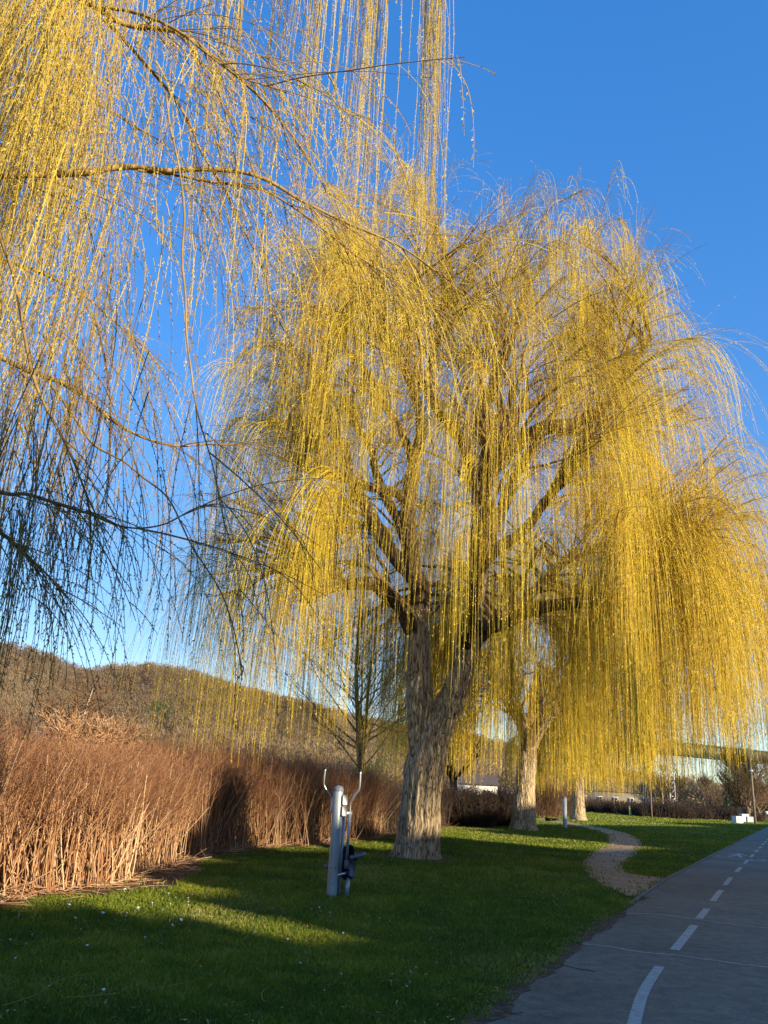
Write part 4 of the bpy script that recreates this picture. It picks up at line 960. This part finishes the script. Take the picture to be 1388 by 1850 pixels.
for s_ in (-1, 1):
    a = Acc(); a.tube([[s_ * .65, -.78, 0], [s_ * .65, -.2, .73]], .05, 6); a.tube([[s_ * .65, .78, 0], [s_ * .65, .2, .73]], .05, 6); a.box((s_ * .65, 0, .40), (.05, 1.6, .09)); a.build('leg_frame', m_wood, root)

# white blocks beside the path
for (px, py, sx, sy, sz, rz, lab) in ((1333, 1487.5, 1.0, .9, .85, .25, 'plain white concrete block, front left of the pile by the path'),
                                      (1345, 1485.5, 1.05, .9, 1.1, .1, 'tallest white block at the back of the pile by the path'),
                                      (1356, 1486.5, .95, .8, .8, -.15, 'low white block at the right end of the pile by the path')):
    a = Acc(); g = G(px, py); rounded(a, (0, 0, sz / 2), sx, sz, sy, .08)
    tag(a.build('concrete_block', m_block, None, False, g, rz), lab, 'concrete block', 'white blocks beside the path')
a = Acc(); g = G(1304, 1478)
prof = [(0.01, 0), (.55, 0), (.66, .15), (.62, .42), (.42, .66), (.15, .76), (.0, .77)]
a.lathe(prof, sides=14); a.v[-1] += .06 * vnoise(a.v[-1] * 3 + 2)[:, None]
tag(a.build('white_boulder', m_block, None, True, g), 'small rounded white boulder in front of the dark scrub', 'boulder')
# young tree stakes
for px, py, h_, lab in ((1230, 1478.5, 2.2, 'young tree stake standing left on the far lawn'), (1275, 1479.5, 2.2, 'young tree stake standing right on the far lawn, nearer the white boulder')):
    g = G(px, py); a = Acc(); a.tube([[0, 0, -.1], [0, 0, h_]], [.075, .06], 8); a.lathe([(0, .0), (.5, 0), (.35, .10), (0, .14)], sides=12)
    tag(a.build('tree_stake', m_pole, None, True, g), lab, 'stake', 'stakes on the far lawn')
# tall pole beside the path
g = G(1365, 1489)
root = thing('utility_pole', 'tall weathered pole beside the path near the white blocks', 'pole', g)
a = Acc(); hp = PX(1362, 1345, g[1])[2]; a.tube([[0, 0, -.1], [0, 0, hp * .45], [0, 0, hp]], [.17, .14, .11], 12); a.build('pole', m_pole, root)
a = Acc(); a.box((0, -.02, hp * .66), (.42, .36, .3)); a.build('lamp_collar', m_galv, root)
g = G(1178, 1479)
root = thing('lamp_post', 'slim grey green lamp post behind the curtain of the big willow', 'lamp post', g)
a = Acc(); a.tube([[0, 0, -.1], [0, 0, 3], [0, 0, 7.5]], [.11, .09, .06], 10); a.build('pole', m_pole, root)
a = Acc(); rounded(a, (.35, 0, 7.55), .8, .14, .2, .05); a.build('lamp_head', m_grey, root)
# sign at the right edge
g = G(1389, 1484)
root = thing('sign_board', 'small cream sign on a post at the far end of the path', 'sign', g)
a = Acc(); a.box((0, 0, 1.35), (.9, .06, .55)); a.build('board', m_wall, root)
for s_ in (-.35, .35):
    a = Acc(); a.tube([[s_, .05, -.05], [s_, .05, 1.6]], .04, 8); a.build('leg', m_pole, root)

# gantry bridge beyond the trees
GY = 200.0
pL = PX(1060, 1353, GY * .93); pR = PX(1520, 1375, GY * 1.15)
zb = 1.6 + (PX(1300, 1368, GY)[2] - 1.6); zt = PX(1300, 1347, GY)[2]
dx_ = pR[:2] - pL[:2]; Lg = np.linalg.norm(dx_); ga = math.atan2(dx_[1], dx_[0])
root = thing('gantry_bridge', 'long raised gantry bridge with ribbed sides beyond the trees', 'bridge', (pL[0], pL[1], 0), ga)
print('gantry', zb, zt, Lg)
hg = zt - zb
a = Acc(); a.box((Lg / 2, 0, zb + hg / 2), (Lg, 2.6, hg)); a.build('duct', m_gantry, root)
a = Acc(); a.box((Lg / 2, 0, zt + .09), (Lg + .3, 3.0, .16)); a.box((Lg / 2, 0, zb - .09), (Lg + .3, 2.9, .16)); a.build('flange', m_gantry, root)
nr = min(100, int(Lg / 1.5))
a = Acc()
for i in range(nr):
    a.box(((i + .5) * Lg / nr, -1.36, zb + hg / 2), (.28, .1, hg * .96))
a.build('ribs', m_gantry, root)
for i in range(nr - 1):
    if i % 9 == 5: continue
    a = Acc(); a.box(((i + 1) * Lg / nr, -1.315, zb + hg * .47), (.55 + .25 * ((i * 7) % 3), .025, hg * (.7 + .05 * ((i * 5) % 3)))); a.build('panel', m_gantry_panel, root)
for xx in (Lg * .27, Lg * .97):
    a = Acc()
    for sx in (-.9, .9):
        for sy in (-1.1, 1.1): a.tube([[xx + sx, sy, -1.5], [xx + sx * .8, sy, zb - .15]], .13, 6)
    for k_ in range(7):
        z0 = k_ * zb / 7; z1 = (k_ + 1) * zb / 7 - .2
        a.tube([[xx - .9, -1.1, z0], [xx + .85, -1.1, z1]], .06, 5); a.tube([[xx - .9, -1.1, z0], [xx + .9, -1.1, z0]], .06, 5)
    a.build('pier', m_block, root)

# bare trees
def bare_tree(name, label, loc, h, r, m, spread=.5, n1=14, n2=8, n3=6, tint=.5, up=.5, group=None, stems=1, tw=.012, l3=.3, barkm=None, low=.25):
    root = thing(name, label, 'tree', loc, 0, group)
    P0 = np.column_stack([R.normal(0, r * (1.2 if stems > 1 else 0), (stems, 2)), np.full(stems, -.1)])
    D0 = np.column_stack([R.normal(0, .10 if stems == 1 else .25, (stems, 2)), np.ones(stems)])
    A1 = grow(P0, D0, h * R.uniform(.85, 1, stems), 14, (0, 0, 1), .1, .05)
    a = Acc(); a.tubes(A1, r * np.linspace(1, .15, 14)[None], 9, .4); 
    a.build('trunk', barkm or m_bark2, root)
    a = Acc()
    pos, T, i, u = pick(A1, n1 * stems, low, .95)
    B1 = grow(pos, nrm(T * .7 + rdir(len(pos), .3) * spread * 1.6), h * .42 * (1.15 - u), 9, (0, 0, up), .35, .10)
    a.tubes(B1, (r * .35 * (1.2 - u))[:, None] * np.linspace(1, .3, 9), 5, tint)
    pos, T, i, u = pick(B1, len(B1) * n2, .2, 1)
    B2 = grow(pos, nrm(T * .8 + rdir(len(pos), .6) * .7), h * .17 * R.uniform(.5, 1.2, len(pos)), 6, (0, 0, up), .5, .14)
    a.tubes(B2, tw * 1.5 * np.linspace(1, .5, 6)[None], 3, tint)
    pos, T, i, u = pick(B2, len(B2) * n3, .2, 1)
    B3 = grow(pos, nrm(T * .8 + rdir(len(pos), .6) * .7), h * l3 * .25 * R.uniform(.5, 1.2, len(pos)), 4, (0, 0, up), .5, .14)
    a.tubes(B3, tw * np.linspace(1, .5, 4)[None], 3, np.clip(tint + R.normal(0, .15, len(B3)), 0, 1))
    a.build('crown', m, root)
    return root
def at(px, y, z=0.0):                   # base point at forward distance y under pixel column px
    p = PX(px, 1427 + ROLL * (px - 694), y); return (p[0], p[1], z)
bare_tree('bare_tree', 'slender bare tree with dark twigs left of the big willow trunk', at(668, 33), 11.5, .13, m_shrub, n1=26, n2=8, n3=4, tint=.8, up=.2, tw=.008)
bare_tree('bare_tree', 'thinner bare tree just left of the slender one behind the thicket', at(640, 35), 10.0, .11, m_shrub, n1=22, n2=7, n3=4, tint=.8, up=.2, tw=.008)
bare_tree('bare_tree', 'bare tree with a dark trunk in front of the pale house', at(826, 50), 9, .28, m_shrub, n1=16, n2=6, n3=4, tint=.25, up=.3)
bare_tree('bare_tree', 'rounded bare tree with upswept twigs beside the utility pole', at(1352, 128), 10.5, .28, m_shrub, n1=30, n2=9, n3=6, tint=.55, up=.9, stems=3, tw=.02, spread=.7, low=.12)
bare_tree('birch', 'white stemmed birch rising behind the cane thicket at the left', at(92, 21), 4.0, .045, m_shrub, n1=14, n2=6, n3=4, tint=.9, up=.4, stems=2, tw=.01, barkm=m_wall)
bare_tree('bush', 'orange twigged bush rising out of the thicket at the left', at(140, 20.5), 2.9, .04, m_cane, n1=16, n2=9, n3=7, tint=.75, up=.9, stems=8, tw=.010, low=.1)
for px, y, h_, tt, lab in ((1405, 110, 9.5, .95, 'brown leafless tree at the right edge, behind the sign'), (1450, 118, 10, .9, 'brown leafless tree just outside the right edge'), (1375, 128, 8.5, .85, 'ginger leafless tree between the utility pole and the sign'),
                           (1290, 120, 6.5, .6, 'low bare tree behind the white boulder'), (1215, 118, 7.5, .55, 'bare tree under the left part of the gantry'), (1120, 125, 8, .5, 'bare tree behind the picnic table'), (1010, 110, 8, .8, 'sunlit brown tree between the second willow and the grey post')):
    bare_tree('bare_tree', lab, at(px, y * 1.3), h_ * (1.15 if px > 1360 else 1.15), .2, m_shrub, n1=(24 if px > 1360 else 16), n2=8, n3=4, tint=tt, up=.7, stems=2, tw=.018, spread=.6, low=.12, group='bare trees in the background')
# scrub masses: one shrub each
def shrub(loc, w, h_, label, tint, n=900, m=m_shrub, tw=.012, group='shrubs along the far side of the lawn'):
    a = Acc()
    P0 = np.column_stack([R.uniform(-w / 2, w / 2, n) * .8, R.uniform(-w / 4, w / 4, n), np.full(n, -.05)])
    D0 = nrm(np.column_stack([P0[:, 0] / w + R.normal(0, .25, n), R.normal(0, .3, n), np.ones(n)]))
    P = grow(P0, D0, h_ * R.uniform(.6, 1.15, n) * (1 - .5 * (P0[:, 0] / (w / 2)) ** 2), 6, (0, 0, .2), .3, .12)
    t = np.clip(tint + R.normal(0, .12, n), 0, 1)
    a.tubes(P, (tw * R.uniform(.6, 1.4, n))[:, None] * np.linspace(1, .4, 6), 3, t)
    pos, T, i, u = pick(P, n * 5, .2, 1)
    Q = grow(pos, nrm(T * .6 + rdir(n * 5) * .8), h_ * .2 * R.uniform(.5, 1.3, n * 5), 4, (0, 0, .5), .4, .15)
    a.tubes(Q, tw * .55, 3, t[i])
    return tag(a.build('shrub', m, None, True, loc, 0), label, 'shrub', group)
for px, y, w_, h_, tt, lab in ((1198, 88, 6, 3.0, .10, 'dark bare shrub right of the distant exercise machine'), (1225, 92, 7, 3.2, .12, 'dark reddish shrub behind the left tree stake'), (1262, 96, 7, 3.0, .08, 'dark shrub between the two tree stakes'),
                               (1300, 98, 7, 2.6, .10, 'dark shrub right behind the white boulder'), (1330, 104, 6, 2.4, .2, 'low dark shrub at the foot of the rounded bare tree'), (1080, 100, 8, 3.0, .3, 'brown shrub behind the third willow'), (1118, 98, 6, 2.6, .2, 'dim brown shrub behind the picnic table'), (1150, 96, 6, 2.8, .1, 'dark shrub behind the lime green post')):
    shrub(at(px, y * 1.38), w_ * 1.45, h_ * .72, lab, tt, n=900, tw=.03)
for px, y, w_, h_, tt, lab in ((845, 47, 3.2, 2.0, .1, 'low black shrub below the pale house'), (878, 50, 3.5, 1.9, .12, 'dark shrub left of the second willow trunk'), (910, 54, 3.5, 1.9, .2, 'dark shrub almost touching the second willow trunk')):
    shrub(at(px, y), w_, h_, lab, tt, n=900, tw=.014)
shrub(at(992, 92), 6.0, 3.4, 'sunlit ginger thicket right of the second willow trunk', .85, n=1500, tw=.016)
shrub(at(975, 84), 4.0, 2.9, 'sunlit brown bush touching the second willow trunk on its right', .75, n=900, tw=.016)

# pale house across the water and low building further right
def house(px, y, w_, d_, h_, label, roof=2.0, rz=0.0, wins=3, m=m_wall, z=0.0, name='house', floors=1, flat=False):
    loc = at(px, y, z); root = thing(name, label, 'house' if name == 'house' else 'building', loc, rz)
    a = Acc(); a.box((0, 0, h_ / 2 - .5), (w_, d_, h_ + 1)); a.build('wall', m, root)
    a = Acc()
    if flat: a.box((0, 0, h_ + .14), (w_ + .3, d_ + .3, .28))
    else:
        x_, y_ = w_ / 2 + .3, d_ / 2 + .4
        a.add([[-x_, -y_, h_ + .003], [x_, -y_, h_ + .003], [x_, y_, h_ + .003], [-x_, y_, h_ + .003], [-x_, 0, h_ + roof], [x_, 0, h_ + roof]], [[0, 1, 5, 4], [2, 3, 4, 5], [3, 2, 1, 0]]); a.add([[-x_, -y_, h_ + .003], [-x_, y_, h_ + .003], [-x_, 0, h_ + roof], [x_, -y_, h_ + .003], [x_, y_, h_ + .003], [x_, 0, h_ + roof]], [[0, 2, 1], [3, 4, 5]])
    a.build('roof', m_roof, root, False)
    for f_ in range(floors):
        for i in range(wins):
            x = (i + .5) / wins * w_ - w_ / 2; zc = (f_ + .55) * h_ / floors
            a = Acc(); a.box((x, -d_ / 2 - .02, zc), (1.15, .07, 1.4)); wn = a.build('window', m_block, root)
            a = Acc(); a.box((x - .27, -d_ / 2 - .065, zc), (.46, .03, 1.22)); a.box((x + .27, -d_ / 2 - .065, zc), (.46, .03, 1.22)); a.build('pane', m_glass, wn)
    return root
house(857, 140, 6.5, 6, 3.2, 'small white house seen through the hanging twigs right of the big trunk', wins=2, roof=1.6)
house(1100, 160, 14, 8, 3.5, 'low tan building behind the picnic table', wins=5, roof=2.2, m=m_kerb)
house(560, 130, 12, 7, 2.6, 'long low house across the river left of the exercise machine', wins=4, roof=1.6, z=.8)

# unseen blocks added behind the camera, heights shaped to shade the lawn in bands
def block(t0, t1, h_, i, S0=30.0, dep=9.0):
    c = us * (S0 + dep / 2) + vs * ((t0 + t1) / 2)
    rz = math.atan2(vs[1], vs[0]); w_ = t1 - t0 - .01
    root = thing('shade_block', f'unseen brick block of {h_:.1f} metres added to cast shade over the park', 'building', (c[0], c[1], 0), rz, 'unseen blocks added to shade the lawn')
    a = Acc(); a.box((0, 0, h_ / 2 - .1), (w_, dep, h_ - .2)); a.build('wall', m_wall2, root)
    a = Acc(); a.box((0, 0, h_ - .1), (w_ + .002, dep + .3, .2)); a.build('roof', m_roof, root)
    nw_ = max(1, int(w_ / 2.6)); fl = int(h_ / 3)
    for f_ in range(fl):
        for k_ in range(nw_):
            x = (k_ + .5) / nw_ * w_ - w_ / 2
            a = Acc(); a.box((x, dep / 2 + .01, 1.5 + f_ * 3), (min(1.2, w_ * .5), .08, 1.4)); a.build('window', m_glass, root)
te = math.tan(el)
def Hs(s, z=0.0, S0=30.0): return z + (S0 - s) * te      # roof height whose shadow ends at s, z
print('H', [round(Hs(s, z), 2) for s, z in ((-6.3, 3.6), (-9.5, 0), (-6.4, 0), (-9.1, 1.25), (-14.5, .2), (-13.4, .5), (-22, .1), (-14, 0), (-22, .6), (-25, .8))])
PROF = [(-40, -8, 10.5), (-8, 5.2, Hs(-6.3, 3.7)), (5.2, 6.15, Hs(-10.7)), (6.15, 6.7, Hs(-9.5)), (6.7, 7.5, Hs(-7.3)), (7.5, 8.6, Hs(-10.8)), (8.6, 10.4, Hs(-9.9, 1.1)), (10.4, 11.8, Hs(-15.2)), (11.8, 15.2, Hs(-18.4, .05)), (15.2, 21, Hs(-14.84, .5)), (21, 27, Hs(-22, .2)), (27, 33.4, Hs(-15.2)), (33.4, 36.6, Hs(-23, .6)), (36.6, 48, Hs(-22, 2.0)), (48, 80, Hs(-28, .8)), (80, 128, Hs(-35, .8))]
for i, (t0, t1, h_) in enumerate(PROF): block(t0, t1, h_, i)

# unseen gable added on one block to slant the shadow on the thicket
for tc_, hw, gh, base_, nm in ((13.6, 1.5, 1.75, Hs(-18.4, .05), 'unseen gable added to slant the shadow on the cane thicket'),):
    c = us * 33.0 + vs * tc_; a = Acc()
    a.add([[-hw, -2.9, 0], [hw, -2.9, 0], [hw * .25, -2.9, gh], [-hw * .45, -2.9, gh], [-hw, 2.9, 0], [hw, 2.9, 0], [hw * .25, 2.9, gh], [-hw * .45, 2.9, gh]], [[0, 1, 2, 3], [7, 6, 5, 4], [0, 3, 7, 4], [1, 5, 6, 2], [3, 2, 6, 7]])
    tag(a.build('shade_gable', m_roof, None, False, (c[0], c[1], base_ + .004), math.atan2(vs[1], vs[0])), nm, 'shade_gable')

# dead leaves and scraps on the lawn
nd = 420; th_ = R.uniform(-.5, .35, nd); r_ = 4.5 * (24 / 4.5) ** R.uniform(0.05, 1, nd); dx_, dy_ = np.sin(th_) * r_, np.cos(th_) * r_
rel = np.stack([dx_ - pe[0], dy_ - pe[1]], -1); ok = ((rel @ PN) - left_edge(rel @ VP_DIR) < .5) & (bank_q(dx_, dy_) < 0); dx_, dy_ = dx_[ok], dy_[ok]; nd = len(dx_)
F = grow(np.column_stack([dx_, dy_, np.full(nd, .038)]), np.column_stack([R.normal(0, 1, (nd, 2)), np.full(nd, .02)]), R.gamma(2, .045, nd), 8, (0, 0, -1), .1, .7, zmin=.012)
a = Acc(); a.tubes(F, .0017, 3, R.uniform(0, .75, nd))
lf = 1500; k_ = R.integers(0, nd, lf); c_ = np.column_stack([dx_[k_] + R.normal(0, .5, lf), dy_[k_] + R.normal(0, .5, lf), R.uniform(.03, .05, lf)])
rel = c_[:, :2] - pe; c_ = c_[(rel @ PN) - left_edge(rel @ VP_DIR) < -.1]; lf = len(c_)
ax_ = rdir(lf, .3); a.rquads(c_, ax_ * R.uniform(.012, .026, (lf, 1)), nrm(np.cross(ax_, rdir(lf) * .3 + np.array([0, 0, 1.]))) * .007, R.uniform(.2, .9, lf))
tag(a.build('lawn_debris', m_cane), 'dead leaves and twig scraps scattered over the lawn', 'debris', kind='stuff')
